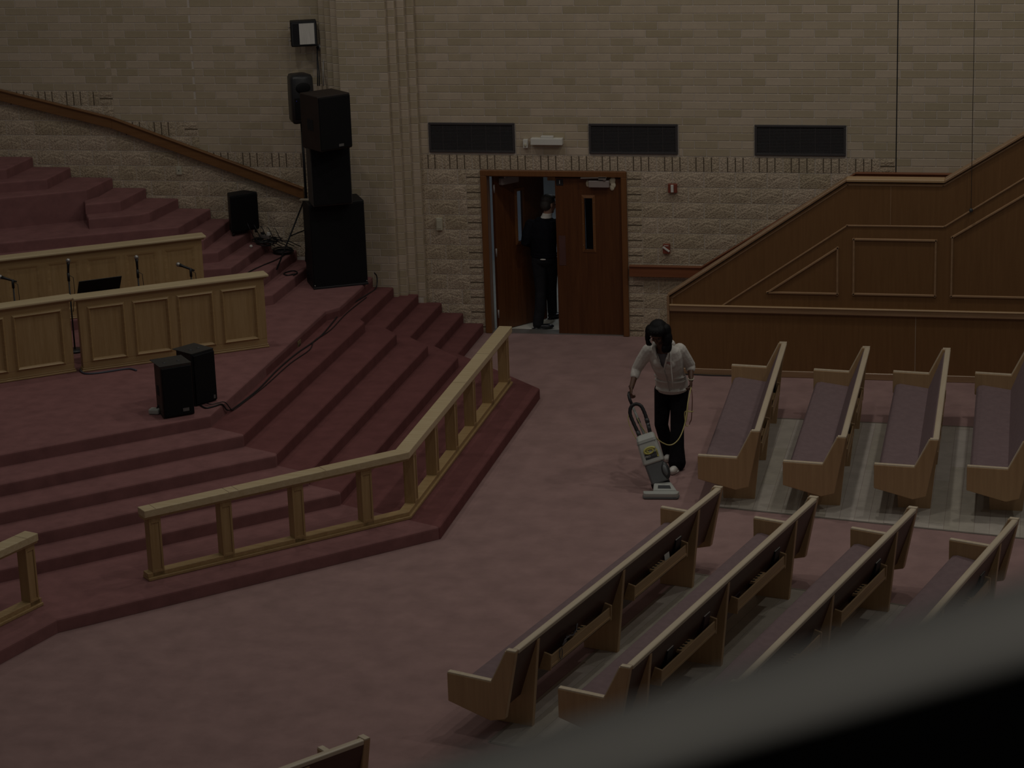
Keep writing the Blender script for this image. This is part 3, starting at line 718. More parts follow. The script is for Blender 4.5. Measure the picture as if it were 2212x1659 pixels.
# ------------------------------------------------------------------ loudspeakers
def cabinet(name, label, cat, P, dep, z, ht, taper=0, grille=True, logo=None, side=mBlack, group=None, top=mBlack, feet=0, handle=False):
    """P = front-left and front-right plan points (seen from front); dep depth behind"""
    a = Vector((*P[0], 0)); b = Vector((*P[1], 0)); d = b-a; W_ = d.length; rz = math.atan2(d.y, d.x)
    t = thing(name, label, cat, (a.x, a.y, z), rz, group)
    pts = [(0, .02), (W_, .02), (W_-taper, dep), (taper, dep)]
    MB().prism(pts, lambda x, y, q: (x, y, q), feet, ht).build('cabinet', side, t, bevel=.012, seg=2)
    if feet:
        mb = MB()
        for x, y in ((.04, .05), (W_-.04, .05), (taper+.03, dep-.04), (W_-taper-.03, dep-.04)): mb.tube([(x, y, 0), (x, y, feet+.002)], .018, 8)
        mb.build('foot', mBlackPl, t)
    if grille: MB().box(.012, W_-.012, -.004, .024, feet+.02, ht-.02).build('grille', mGrille, t, bevel=.008, seg=2)
    if logo:
        x, zz, w2, h2, m = logo
        MB().box(x-w2, x+w2, -.008, -.003, zz-h2, zz+h2).build('badge', m, t)
    if handle:
        MB().box(taper*.4-.002, taper*.4+.012, dep*.38, dep*.62, ht*.38, ht*.56).build('side_handle', mVentDark, t)
    return t, W_
mLogo = M('grey_badge', (.13, .125, .12), .4, .1)
sub_, W_ = cabinet('subwoofer', 'largest black speaker cabinet at the bottom of the stack by the pilaster', 'speaker', ((-1.321, -1.061), (-.677, -.716)), .45, SZ, 1.125)
MB().box(.0, W_, -.012, .02, .0, .028).build('bottom_lip', mBlackPl, sub_, bevel=.004)
for xx in (.02, W_-.02): MB().ell((xx, -.006, .05), (.008, .004, .008), nu=8, nv=5).build('corner_screw', mMetal, sub_)
zz1 = SZ+1.125
mid, _ = cabinet('loudspeaker', 'plain black loudspeaker in the middle of the stack', 'speaker', ((-1.222, -1.187), (-.757, -.962)), .38, zz1, .77, feet=.0, side=M('grey_cabinet_side', (.05, .047, .044), .6, .1))
zz2 = zz1+.77
top_, _ = cabinet('loudspeaker', 'big black loudspeaker on top of the stack with a small badge', 'speaker', ((-.985, -1.485), (-.66, -1.14)), .47, zz2, .71, logo=(.30, .065, .035, .016, mLogo), side=M('brownish_cabinet', (.022, .014, .011), .55, .2), feet=.008)
MB().box(-.004, .012, .16, .30, .26, .40).build('side_handle', mVentDark, top_)
tag(MB().box(-1.53, -1.40, -.80, -.72, zz1+.001, zz1+.012).build('papers', M('tan_paper', (.42, .36, .27), .8, .15, 40)), 'small stack of tan papers lying on the subwoofer corner', 'papers')
# speaker on tripod behind the stack
t = thing('tripod_loudspeaker', 'black moulded loudspeaker raised behind the stack under the floodlight', 'speaker', (-1.53, -.50, 2.93), math.radians(35))
rg = []
for z, s_ in ((0, .9), (.03, 1), (.35, 1.0), (.58, .97), (.62, .85)):
    rg.append([Vector((x*s_, y*s_, z)) for x, y in ((-.15, -.12), (-.13, -.15), (.13, -.15), (.15, -.12), (.12, .14), (.08, .17), (-.08, .17), (-.12, .14))])
MB().loft(rg).build('cabinet', mBlackPl, t)
MB().box(-.125, .125, -.158, -.148, .06, .34).build('woofer_grille', mGrille, t, bevel=.01)
MB().ell((0, -.15, .46), (.10, .02, .07)).build('horn', mGrille, t)
MB().ell((-.10, -.157, .30), (.006, .004, .006), nu=8, nv=5).build('indicator', M('blue_lamp', (.05, .05, .6), .4, 0), t)
t = thing('speaker_stand', 'thin black tripod speaker stand behind the subwoofer', 'stand', (-1.53, -.50, SZ+H1))
po2 = Vector((-1.53, -.50, SZ+H1))
MB(po2).tube([(-1.53, -.50, 1.45), (-1.53, -.50, 2.96)], .018, 8).build('pole', mBlack, t)
for a in ((-1.775, -1.165, 8*H1+.012), (-1.70, -.14, 7*H1+.012), (-1.40, -.36, 7*H1+.012)):
    MB(po2).tube([(-1.53, -.50, 1.95), a], .012, 6).build('leg', mBlack, t)
    mid_ = (Vector((-1.53, -.5, 1.95))*.45+Vector(a)*.55); MB(po2).tube([(-1.53, -.50, 1.5), mid_], .008, 6).build('brace', mBlack, t)
# choir loudspeaker
cs, _ = cabinet('loudspeaker', 'small trapezoid black loudspeaker on the carpeted choir step by wall', 'speaker', ((-2.58, -.50), (-2.29, -.20)), .24, 10*H1, .555, taper=.08, feet=.045)
# floor monitors
gm = 'black floor monitors on the stage'
m1, _ = cabinet('stage_monitor', 'nearer black stage monitor standing upright with a pale badge', 'speaker', ((-1.327, -6.651), (-1.046, -6.425)), .37, SZ, .585, taper=.045, logo=(.255, .075, .035, .018, mLogo), side=mDarkRed, group=gm, top=mBlack, handle=True)
m2, _ = cabinet('stage_monitor', 'farther black stage monitor tucked behind the nearer one', 'speaker', ((-1.13, -6.17), (-.965, -5.905)), .36, SZ, .60, taper=.05, logo=(.26, .06, .012, .02, mLogo), group=gm)
for mm, ww in ((m1, .36), (m2, .31)):
    for xx in (.10, ww-.10): MB().tube([(xx, .16, .584 if mm is m1 else .599), (xx, .16, .592 if mm is m1 else .607)], .022, 12).build('pole_socket', mChar, mm)
    MB().box(.0, ww, .018, .36, .583 if mm is m1 else .598, .588 if mm is m1 else .603).build('top_plate', M('worn_black', (.032, .029, .026), .6, .2, 30), mm)
pb_ = thing('plug_box', 'grey plug box lying on carpet at the left of the nearer monitor', 'plug box', (-1.505, -6.45, SZ))
MB().box(-.06, .06, -.05, .05, .001, .06).build('housing', mGrey, pb_, bevel=.015, seg=2)
MB().tube([(.02, .0, .05), (.05, .05, .12), (.10, .12, .14), (.12, .18, .10)], .010, 6).build('lead', mBlackPl, pb_)

# cables
def cable(label, pts, r=.009, m=mBlackPl, cat='cable', name='floor_cable', group=None):
    P = [Vector(p) for p in pts]; out = []
    for i in range(len(P)-1):
        p0, p1, p2, p3 = P[max(i-1, 0)], P[i], P[i+1], P[min(i+2, len(P)-1)]
        for k in range(5):
            u = k/5; out.append(.5*((2*p1)+(-p0+p2)*u+(2*p0-5*p1+4*p2-p3)*u*u+(-p0+3*p1-3*p2+p3)*u**3))
    out.append(P[-1])
    return tag(MB().tube(out, r, 6).build(name, m), label, cat, group)
z6 = SZ+.010; z5 = 5*H1+.010
cable('black speaker cable running from the monitors up the step to the pilaster', [(-1.10, -6.12, z6), (-1.0, -6.22, z6), (-.93, -6.15, z6), (-.875, -6.05, z6-.005), (-.845, -5.95, z5+.03), (-.83, -5.70, z5), (-.79, -5.03, z5), (-.81, -4.25, z5), (-.79, -3.58, z5), (-.72, -2.77, z5), (-.78, -1.60, z5), (-.70, -.85, z5), (-.66, -.45, z5), (-.66, -.36, z5+.13), (-.68, -.40, z5+.20)])
cable('thinner second cable beside the black speaker cable on the upper step', [(-1.05, -6.08, z6+.012), (-.96, -6.12, z6+.012), (-.86, -6.0, z6+.003), (-.825, -5.85, z5), (-.80, -5.6, z5), (-.755, -4.9, z5), (-.74, -4.0, z5), (-.68, -3.4, z5), (-.735, -3.0, z5+.004), (-.68, -2.5, z5), (-.70, -1.7, z5), (-.66, -.9, z5)], .006)
cable('bluish grey cable curling out from the gap between choir screens', [(-3.02, -4.70, z6), (-3.0, -4.90, z6), (-2.955, -5.0, z6), (-2.86, -5.085, z6), (-2.72, -5.045, z6), (-2.53, -4.90, z6), (-2.42, -4.84, z6), (-2.31, -4.90, z6)], .012, M('blue_grey_rubber', (.075, .08, .105), .5, .05))
# cable pile with power strip on the choir steps
rc = random.Random(3); mb = MB()
for i in range(9):
    c0 = Vector((-2.17+rc.uniform(-.05, .1), -.28+rc.uniform(-.1, .06), 9*H1)); ra = rc.uniform(.10, .17); z = 9*H1+.008+i*.008
    mb.tube([c0+Vector((ra*math.cos(a*PI/7)*(1+.15*math.sin(a*1.7+i)), ra*.8*math.sin(a*PI/7), z-9*H1+.01*math.sin(a+i))) for a in range(13)], .007, 5)
for i in range(6):
    z = 8*H1+.01+i*.009; c0 = Vector((-1.99+rc.uniform(-.03, .03), -.22+rc.uniform(-.03, .03), z)); ra = .12+.01*rc.random()
    mb.tube([c0+Vector((ra*math.cos(a*PI/8), ra*math.sin(a*PI/8), 0)) for a in range(17)], .009, 5)
for i in range(5):
    x = -2.42+.09*i; mb.tube([(x, -.34, 10*H1+.16-.02*i), (x+.03, -.36, 10*H1+.1), (x+.09, -.33, 9*H1+.07), (x+.2, -.26, 9*H1+.03), (x+.32, -.2, 8*H1+.09)], .006, 5)
tag(mb.build('cable_pile', mBlackPl), 'tangled pile of black cables on the choir steps beside wall', 'cables', kind='stuff')
ps = thing('power_strip', 'grey power strip lying on the tangled cables on the choir steps', 'power strip', (-2.20, -.30, 9*H1+.085), math.radians(-30))
MB().box(-.10, .10, -.028, .028, 0, .045).build('housing', mMetal, ps, bevel=.004)
MB().box(.06, .11, -.02, .02, .045, .09).build('plug', mWhite, ps, bevel=.006)
MB().box(-.06, -.02, -.02, .02, .045, .075).build('plug', mBlackPl, ps, bevel=.006)
tag(MB().ell((-2.325, -.52, 9*H1+.022), (.022, .022, .022)).build('white_ball', mWhite), 'small white round cap on the step edge below the cables', 'cap')
cable('thin black cable trailing down the choir steps from the cable pile', [(-1.92, -.32, 8*H1+.01), (-1.95, -.62, 8*H1+.01), (-2.04, -.95, 8*H1+.01), (-2.10, -1.25, 8*H1+.01), (-2.14, -1.6, 8*H1+.01), (-2.2, -1.72, 8*H1+.01)], .007)
cable('black cable loop on the carpet beside the subwoofer', [(-1.62, -.80, 7*H1+.01), (-1.72, -.9, 7*H1+.01), (-1.80, -.8, 7*H1+.01), (-1.72, -.66, 7*H1+.01), (-1.63, -.75, 7*H1+.01), (-1.64, -.9, 7*H1+.01)], .008)

# microphones and music stand between the screens
def mic(label, x, y, z, tilt, rz, head=True, boom=False):
    t = thing('microphone_stand', label, 'microphone', (x, y, SZ), rz, 'microphones between the choir screens'); h = z-SZ
    MB().tube([(0, 0, .02), (0, 0, h-.10)], .010, 8).build('pole', mBlackPl, t)
    MB().tube([(0, 0, .001), (0, 0, .02), (0, 0, .03)], [.12, .12, .03], 20).build('base', mBlackPl, t)
    MB().tube([(0, 0, h-.12), (0, 0, h-.02)], .017, 8).build('clutch', mBlackPl, t)
    d = Vector((math.sin(tilt), 0, math.cos(tilt)))
    p = Vector((0, 0, h-.03)); MB().tube([p-d*.05, p+d*.10, p+d*.14], [.011, .016, .022], 10).build('mic_body', mBlackPl, t)
    MB().ell(p+d*.16, (.028, .028, .028)).build('mic_head', mMetal, t)
    MB().tube([(0, .01, h-.05), (.05, .02, h-.08), (.055, .02, h-.25), (.02, .0, h-.5)], .004, 5).build('cable', mBlackPl, t)
    return t
mic('leftmost microphone, drooping grey head above the left choir screen', -3.93, -4.50, 1.80, math.radians(-75), 0)
mic('upright thin black microphone stand left of the music stand', -3.37, -4.16, 1.81, math.radians(5), 0)
mic('upright microphone with grey ball head right of the music stand', -2.63, -3.82, 1.78, math.radians(0), 0)
mic('rightmost microphone, head bent to the left near the screen end', -1.985, -3.75, 1.79, math.radians(-70), 0)
ms = thing('music_stand', 'black music stand with tilted desk behind the front choir screen', 'music stand', (-2.90, -4.40, SZ), math.radians(36))
MB().tube([(0, 0, .02), (0, 0, .82)], .012, 8).build('pole', mBlack, ms)
for a in range(3): MB().tube([(0, 0, .16), (.24*math.cos(a*2.1), .24*math.sin(a*2.1), .012)], .008, 6).build('leg', mBlack, ms)
MB().obox((0, -.02, .86), (1, 0, 0), (0, .62, -.78), (0, .78, .62), .255, .17, .004).build('desk', mBlack, ms)
MB().obox((0, -.14, .74), (1, 0, 0), (0, .78, .62), (0, -.62, .78), .255, .03, .004).build('lip', mBlack, ms)

# ------------------------------------------------------------------ pews
END = [(0, .56), (.41, .545), (.56, .845), (.65, .845), (.53, .232), (.395, .195), (0, .305)]
HP = .85
def pew_proto(Lg, sup):
    """local: x from the far end (0) to the near end (Lg), y backward from -.65 (front) to 0, z up"""
    t = empty('pew')
    Y = lambda u: u-.65
    for x0, x1 in ((-.03, .03), (Lg-.03, Lg+.03)):
        e = MB().prism(END, lambda a, b, d: (d, Y(a), b), x0, x1).build('end_panel', mPewZ, t, bevel=.008, seg=2)
        for (ua, za), (ub, zb) in (((.004, .5615), (.408, .5465)), ((.562, .8465), (.648, .8465)), ((.415, .552), (.556, .838))):
            mb = MB(); hw = .026
            nx, nz = -(zb-za), (ub-ua); l_ = math.hypot(nx, nz); nx, nz = nx/l_*.006, nz/l_*.006
            mb.hexa([(x0+.004, Y(ua), za-.004), (x1-.004, Y(ua), za-.004), (x1-.004, Y(ub), zb-.004), (x0+.004, Y(ub), zb-.004), (x0+.006, Y(ua+nx), za+nz), (x1-.006, Y(ua+nx), za+nz), (x1-.006, Y(ub+nx), zb+nz), (x0+.006, Y(ub+nx), zb+nz)])
            mb.build('arm_cap', mPewCap, e, label='pale top edge')
    A, B = .032, Lg-.032
    def run(name, pts, m, bev=0, seg=1, a=A, b=B): return MB().prism(pts, lambda u, z, d: (d, Y(u), z), a, b).build(name, m, t, bevel=bev, seg=seg)
    run('seat_board', [(.03, .30), (.05, .36), (.46, .30), (.46, .27)], mPewX)
    run('seat_cushion', [(.025, .345), (.02, .385), (.045, .415), (.09, .425), (.30, .395), (.44, .372), (.46, .31), (.06, .355)], mCushion, .008, 2)
    run('back_panel', [(.45, .28), (.625, .815), (.645, .815), (.47, .28)], mPewBack)
    run('back_cushion', [(.405, .37), (.44, .36), (.615, .80), (.60, .822), (.575, .81)], mCushion, .008, 2)
    run('top_rail', [(.588, .812), (.648, .812), (.652, .845), (.64, .852), (.60, .852), (.588, .845)], mPewCap, .005, 2)
    SUP = [(.235, 0), (.567, 0), (.645, .80), (.615, .80), (.46, .27), (.22, .33)]
    for x in sup: MB().prism(SUP, lambda a, b, d: (d, Y(a), b), x-.024, x+.024).build('support', mPewZ, t, bevel=.003)
    for s0, s1 in zip(sup, sup[1:]):
        r0, r1 = s0+.26, s1-.26 if Lg > 4 else s1-.22
        if Lg < 4: r0 = s0+.22
        rk = MB().box(r0, r1, Y(.603), Y(.618), .425, .535).build('book_rack', mPewX, t, bevel=.003)
        MB().box(r0, r1, Y(.618), Y(.622), .432, .452).build('rack_bead', mPewX, rk)
        MB().box(r0, r1, Y(.50), Y(.603), .425, .436).build('rack_floor', mPewX, rk)
        for x in (r0-.02, r1):
            MB().prism([(.495, .41), (.622, .41), (.63, .555), (.545, .575)], lambda a, b, d: (d, Y(a), b), x, x+.02).build('rack_end', mPewX, rk, bevel=.003)
        c = (r0+r1)/2-.02
        ch = MB().box(c-.13, c+.13, Y(.53), Y(.60), .506, .528).build('cup_holder', mPewX, rk)
        for i in range(4): MB().tube([(c-.09+.06*i, Y(.567), .5275), (c-.09+.06*i, Y(.567), .5285)], .017, 10).build('cup_hole', mVentDark, ch)
    return t
LA, LB = 3.34, 4.33
supA = [.45, 1.78, 3.06]; supB = [.55, 2.24, 3.93]
PA = pew_proto(LA, supA); PB = pew_proto(LB, supB)
def place(proto, far, near, label, group, first):
    far = Vector((*far, 0)); near = Vector((*near, 0)); d = near-far
    o = proto if first else copy_tree(proto)
    o.location = far; o.rotation_euler = (0, 0, math.atan2(d.y, d.x)); tag(o, label, 'pew', group); return o
gA = 'pews of the block by the stair parapet'; gB = 'pews of the nearer block'
A_ = [place(PA, (5.041, -3.06), (5.108, -6.40), 'first pew of the far block, beside the woman vacuuming', gA, True),
      place(PA, (6.011, -3.16), (6.006, -6.53), 'second pew from the vacuuming woman in the far block', gA, False),
      place(PA, (6.925, -3.14), (6.939, -6.74), 'third pew from the vacuuming woman in the far block', gA, False),
      place(PA, (7.855, -3.10), (7.875, -6.86), 'rightmost pew of the far block, cut by the right picture edge', gA, False)]
def bnear(f): return (f[0]-.2626*LB, f[1]-.9649*LB)
FB = [(4.950, -8.21), (5.888, -8.387), (6.831, -8.57), (7.763, -8.76)]
NB = [(3.815, -12.39), (4.782, -12.60)]+[bnear(FB[2]), bnear(FB[3])]
NL = ['front pew of the nearer block with a cord tangled in its rack', 'second pew of the nearer block, its near end cut by the blurred rail', 'third pew of the nearer block, mostly behind the blurred rail', 'fourth pew of the nearer block at the right, behind the blurred rail']
B_ = [place(PB, f, n, l, gB, i == 0) for i, (f, n, l) in enumerate(zip(FB, NB, NL))]
cdir = Vector((-.62, -.785)).normalized(); cf = Vector((3.05, -14.17))
C_ = place(PB, (cf.x, cf.y), (cf.x+cdir.x*LB, cf.y+cdir.y*LB), 'pew end peeping in at the bottom edge of the picture', 'pews of the block at the bottom edge', False)

# books and small things in the racks
def book_proto(m):
    r = empty('hymnal')
    MB().box(-.066, .066, -.002, .036, 0, .21).build('cover', m, r, bevel=.003)
    MB().box(-.060, .063, .003, .031, .004, .2135).build('pages', mPaper, r)
    return r
bk = [book_proto(mBookD), book_proto(mBook)]; used = [False, False]
def book(pew, x, label, k=0, lie=False, grp='hymnals in the pew racks', tilt=0):
    o = bk[k] if not used[k] else copy_tree(bk[k]); used[k] = True
    lm = Matrix.Translation((x, -.118 if not lie else -.12, .4375 if not lie else .470))
    if lie: lm = lm @ Matrix.Rotation(PI/2, 4, 'Y') @ Matrix.Rotation(0, 4, 'X')
    else: lm = lm @ Matrix.Rotation(math.radians(-9), 4, 'X') @ Matrix.Rotation(tilt, 4, 'Y')
    bpy.context.view_layer.update()
    o.matrix_world = pew.matrix_world @ lm; tag(o, label, 'book', grp); return o
book(B_[0], .93, 'dark hymnal standing at the far end of the front pew rack', 0)
book(B_[1], .93, 'dark hymnal standing at the far end of the second near pew rack', 0)
book(B_[1], 1.78, 'hymnal lying on its side in the far rack of the second near pew', 1, True)
book(B_[1], 2.62, 'hymnal standing at far end of the second near pew, nearer rack', 1)
book(B_[1], 3.42, 'dark hymnal at near end of the second near pew, nearer rack', 0)
book(B_[2], .93, 'dark hymnal standing in the far rack of the third near pew', 0)
book(B_[3], .93, 'hymnal showing above the blurred rail in the fourth near pew', 0)
book(A_[0], .78, 'dark hymnal in the rack behind the first far pew', 0)
book(A_[1], 2.12, 'hymnal standing in nearer rack behind the second far pew', 0)
book(A_[1], 2.62, 'hymnal at the near end of the rack behind the second far pew', 1)
book(A_[2], 2.55, 'hymnal barely showing in the rack behind the third far pew', 0)
def inpew(pew, mb, name, m, label, cat, group=None):
    o = mb.build(name, m); o.matrix_world = pew.matrix_world.copy(); tag(o, label, cat, group); return o
bpy.context.view_layer.update()
inpew(B_[0], MB().obox((1.14, -.085, .53), (1, 0, .12), (0, 1, .18), (-.12, -.18, 1), .055, .002, .085), 'card', mPaper, 'white card standing in the far rack of the front near pew', 'card')
mFan = M('grey_tinsel', (.14, .13, .135), .35, .4, 60, metal=.3)
for pw, x, lb in ((B_[0], 1.52, 'front near pew'), (B_[1], 1.48, 'second near pew'), (B_[2], 1.45, 'third near pew'), (B_[1], 3.14, 'second near pew, nearer rack')):
    mb = MB(); mb.tube([(x, -.10, .50), (x-.01, -.10, .60), (x-.02, -.105, .66)], .005, 6); mb.ell((x-.025, -.105, .675), (.025, .004, .04), nu=10, nv=6)
    inpew(pw, mb, 'hand_fan', mFan, 'small grey fan stuck by the cup holder of the '+lb, 'fan', 'small fans in the cup holders')
mb = MB(); rc = random.Random(5)
for i in range(7):
    o_ = rc.uniform(-.012, .012)
    mb.tube([(2.98+o_, -.115, .68-.02*i), (3.03, -.10+o_, .62-.01*i), (3.07+o_, -.075, .585), (3.16, -.05+o_, .565+o_), (3.22+o_, -.04, .553), (3.30, -.045+o_*2, .575+o_), (3.38+o_, -.035, .57+o_), (3.45, -.03, .55)], .006, 5)
mb.tube([(3.50+.028*math.cos(a*PI/6), -.022, .495+.05*math.sin(a*PI/6)) for a in range(13)], .004, 5)
inpew(B_[0], mb, 'tangled_cord', mFan, 'tangled grey cord hanging over the nearer rack of the front pew', 'cord')

# ------------------------------------------------------------------ people
V = Vector
def ring(c, s, g, rx, ry, n=20, sq=1.0):
    c = V(c); out = []
    for k in range(n):
        a = 2*PI*k/n; ca, sa = math.cos(a), math.sin(a)
        if sq != 1: ca = math.copysign(abs(ca)**sq, ca); sa = math.copysign(abs(sa)**sq, sa)
        out.append(c+s*(rx*ca)+g*(ry*sa))
    return out
def limb(mb, pts, rad, n=12, g=1.0):
    """tapering limb with round ends"""
    P = [V(p) for p in pts]; d0 = (P[0]-P[1]).normalized(); d1 = (P[-1]-P[-2]).normalized()
    pp = [P[0]+d0*rad[0]*.8, P[0]+d0*rad[0]*.5]; rr = [rad[0]*.45, rad[0]*.85]
    for i in range(len(P)):
        pp.append(P[i]); rr.append(rad[i])
        if i < len(P)-1: pp.append((P[i]+P[i+1])/2); rr.append((rad[i]+rad[i+1])/2)
    pp += [P[-1]+d1*rad[-1]*.5, P[-1]+d1*rad[-1]*.8]; rr += [rad[-1]*.85, rad[-1]*.45]
    mb.tube(pp, rr, n)
def fuse(mb, name, m, parent, vox=.007, it=4, cut=None, label=None):
    """melt the pieces into one continuous surface"""
    o = mb.build(name, m); md = o.modifiers.new('r', 'REMESH'); md.mode = 'VOXEL'; md.voxel_size = vox; md.use_smooth_shade = True
    if it: sm = o.modifiers.new('s', 'SMOOTH'); sm.iterations = it; sm.factor = .5
    bpy.context.view_layer.update()
    me = bpy.data.meshes.new_from_object(o.evaluated_get(bpy.context.evaluated_depsgraph_get())); bpy.data.objects.remove(o)
    if cut:
        bm = bmesh.new(); bm.from_mesh(me); bmesh.ops.delete(bm, geom=[v for v in bm.verts if cut(v.co)], context='VERTS'); bm.to_mesh(me); bm.free()
    me.materials.clear(); me.materials.append(m); me.polygons.foreach_set('use_smooth', [True]*len(me.polygons))
    o = link(name, me, parent)
    if label: o['label'] = label
    return o
def hand(mb, wrist, d, nrm, curl=.9, sc=1.0, thumb=1):
    """palm, four unequal bent fingers and a thumb leaving the side; nrm points out of the palm"""
    d = V(d).normalized(); nrm = V(nrm); nrm = (nrm-d*nrm.dot(d)).normalized(); s = d.cross(nrm)*thumb; w0 = V(wrist)
    rot = Matrix((s, d, nrm)).transposed()
    mb.ell(w0+d*.048*sc, (.040*sc, .052*sc, .016*sc), rot)
    for i, ln in enumerate((.072, .082, .077, .060)):
        b = w0+d*.085*sc+s*((.030-.020*i)*sc); p = b; a = 0; path = [w0+d*.055*sc+s*((.026-.018*i)*sc), b]
        for k, fr_ in enumerate((.45, .32, .23)):
            a += curl*(.75, 1.05, .7)[k]; p = p+(d*math.cos(a)+nrm*math.sin(a))*ln*fr_*sc; path.append(p)
        mb.tube(path, [.0095*sc, .0092*sc, .0085*sc, .0075*sc, .006*sc], 8)
    t0 = w0+d*.022*sc+s*.026*sc; t1 = t0+(s*.75+d*.6+nrm*.35).normalized()*.036*sc; t2 = t1+(d*.75+s*.2+nrm*.7*curl).normalized()*.030*sc; t3 = t2+(d*.6-s*.2+nrm*.9*curl).normalized()*.022*sc
    mb.tube([t0, t1, t2, t3], [.013*sc, .0105*sc, .009*sc, .006*sc], 8)
def head(mb, c, rot, k=1.0, female=True):
    T = lambda x, y, z: V(c)+rot @ V((x*k, y*k, z*k))
    E_ = lambda p, r: mb.ell(T(*p), tuple(q*k for q in r), rot)
    E_((0, .012, .032), (.074, .092, .092)); E_((0, -.028, -.03), (.060, .064, .070)); E_((0, -.052, -.085), (.034, .034, .030))
    E_((0, -.096, -.012), (.012, .020, .028)); E_((0, -.104, -.026), (.016, .012, .010)); E_((0, -.078, .035), (.05, .016, .012))
    E_((.034, -.072, -.022), (.020, .018, .018)); E_((-.034, -.072, -.022), (.020, .018, .018)); E_((0, -.084, -.053), (.022, .012, .006)); E_((0, -.082, -.064), (.019, .012, .007))
    for s_ in (-1, 1): E_((s_*.074, .012, -.004), (.010, .018, .030))
    return T

# ---- the woman
wo = thing('person', 'woman in a white hooded top and black trousers bending over a vacuum cleaner', 'person', (4.0, -5.15, 0)); wof = (4.0, -5.15, 0)
s = V((.985, -.16, 0)).normalized(); fwd_ = V((-.16, -.985, 0)).normalized()
hr = Matrix.Rotation(math.radians(-8), 3, 'Z') @ Matrix.Rotation(math.radians(36), 3, 'X')
HC = V((3.912, -5.515, 1.612))
TR = [((3.985, -5.045, .86), .178, .128), ((3.985, -5.075, .95), .182, .132), ((3.983, -5.15, 1.06), .152, .118), ((3.968, -5.27, 1.21), .176, .140), ((3.957, -5.34, 1.32), .186, .118), ((3.948, -5.375, 1.395), .165, .085), ((3.938, -5.40, 1.445), .085, .065)]
def torso(mb, d=0, last=7, n=22):
    rg = []
    for i, (c, rx, ry) in enumerate(TR[:last]):
        c = V(c); a = (V(TR[min(i+1, 6)][0])-V(TR[max(i-1, 0)][0])).normalized(); g = s.cross(a).normalized()
        rg.append(ring(c, s, g, rx+d, ry+d, n))
    mb.loft(rg)
body = MB(wof); torso(body, -.014)
limb(body, [(3.938, -5.40, 1.43), (3.925, -5.45, 1.52)], [.055, .052])
T = head(body, HC, hr)
rEl, rWr = V((3.640, -5.315, 1.145)), V((3.608, -5.49, .985)); lEl, lWr = V((4.205, -5.145, 1.155)), V((4.232, -5.285, 1.035))
limb(body, [(3.778, -5.34, 1.375), rEl], [.055, .042]); limb(body, [rEl, rWr], [.041, .026])
limb(body, [(4.115, -5.285, 1.375), lEl], [.055, .042]); limb(body, [lEl, lWr], [.041, .026])
hand(body, rWr, (.02, -.55, -.62), (.75, .2, -.3), 1.05, .95, -1)
hand(body, lWr, (.03, -.42, -.78), (-.8, -.1, -.2), .95, .95, 1)
Lh, Lk, La = V((4.066, -5.02, .84)), V((4.052, -5.145, .465)), V((4.070, -5.30, .09)); Rh, Rk, Ra = V((3.888, -5.02, .84)), V((3.862, -5.06, .44)), V((3.94, -4.94, .09))
body.ell((3.98, -5.03, .88), (.155, .115, .11))
for a, b, c in ((Lh, Lk, La), (Rh, Rk, Ra)): limb(body, [a, b, c], [.078, .052, .036])
fuse(body, 'body', mSkinD, wo, .0055, 3)
ho = MB(wof); torso(ho, .004)
limb(ho, [(3.785, -5.345, 1.37), (3.70, -5.325, 1.25), rEl, rEl+(rWr-rEl)*.34], [.080, .068, .058, .050]); limb(ho, [(4.108, -5.29, 1.37), (4.165, -5.21, 1.25), lEl, lEl+(lWr-lEl)*.22], [.080, .068, .060, .054])
ho.ell((3.905, -5.385, 1.255), (.075, .07, .07)); ho.ell((4.015, -5.395, 1.25), (.075, .07, .07))
for zz, dy in ((.875, -.02), (.99, -.015), (1.045, -.02)):    # soft folds round the waist
    p = [V((3.985, -5.10+dy-(zz-.95)*.45, zz))+s*(.17*math.cos(a*PI/9))+fwd_*(.128*math.sin(a*PI/9)) for a in range(10)]; ho.tube(p, [.006]+[.014]*8+[.006], 6)
for sd in (-1, 1):   # collar and hood edges of the open V
    p = [V((3.938, -5.36, 1.47))+s*(sd*.085), V((3.935, -5.455, 1.43))+s*(sd*.082), V((3.945, -5.49, 1.33))+s*(sd*.055), V((3.958, -5.465, 1.20))+s*(sd*.006)]; ho.tube(p, [.020, .024, .016, .008], 8)
hd = [V((3.938, -5.36, 1.45))+s*(.10*math.cos(a*PI/8))-fwd_*(.10*math.sin(a*PI/8)) for a in range(9)]; ho.tube(hd, [.025]+[.04]*7+[.025], 8)
Vp = V((3.958, -5.42, 1.195))
def vcut(co):
    q = co+V(wof); r_ = q-Vp; h_ = r_.z; x = r_.dot(s)
    return 0 < h_ < .26 and abs(x) < .004+.30*h_ and r_.dot(fwd_) > -.06+h_*.12 and q.z < 1.46
fuse(ho, 'hooded_top', mHoodie, wo, .006, 4, vcut)
te = MB(wof); torso(te, -.004, 6); fuse(te, 'shirt', mTee, wo, .008, 3, lambda co: (co.z+0 > 1.375 and (co+V(wof)-V((3.94, -5.40, 1.44))).dot(fwd_) > -.03 and abs((co+V(wof)-V((3.94, -5.4, 1.4))).dot(s)) < .085))
tr = MB(wof); tr.ell((3.982, -5.03, .89), (.178, .128, .13))
limb(tr, [Lh, Lk, V((4.060, -5.225, .24)), V((4.066, -5.285, .075))], [.105, .076, .078, .098], 16); limb(tr, [Rh, Rk, V((3.905, -5.0, .22)), V((3.94, -4.93, .075))], [.105, .077, .072, .088], 16)
fuse(tr, 'trousers', mTrouser, wo, .008, 4)
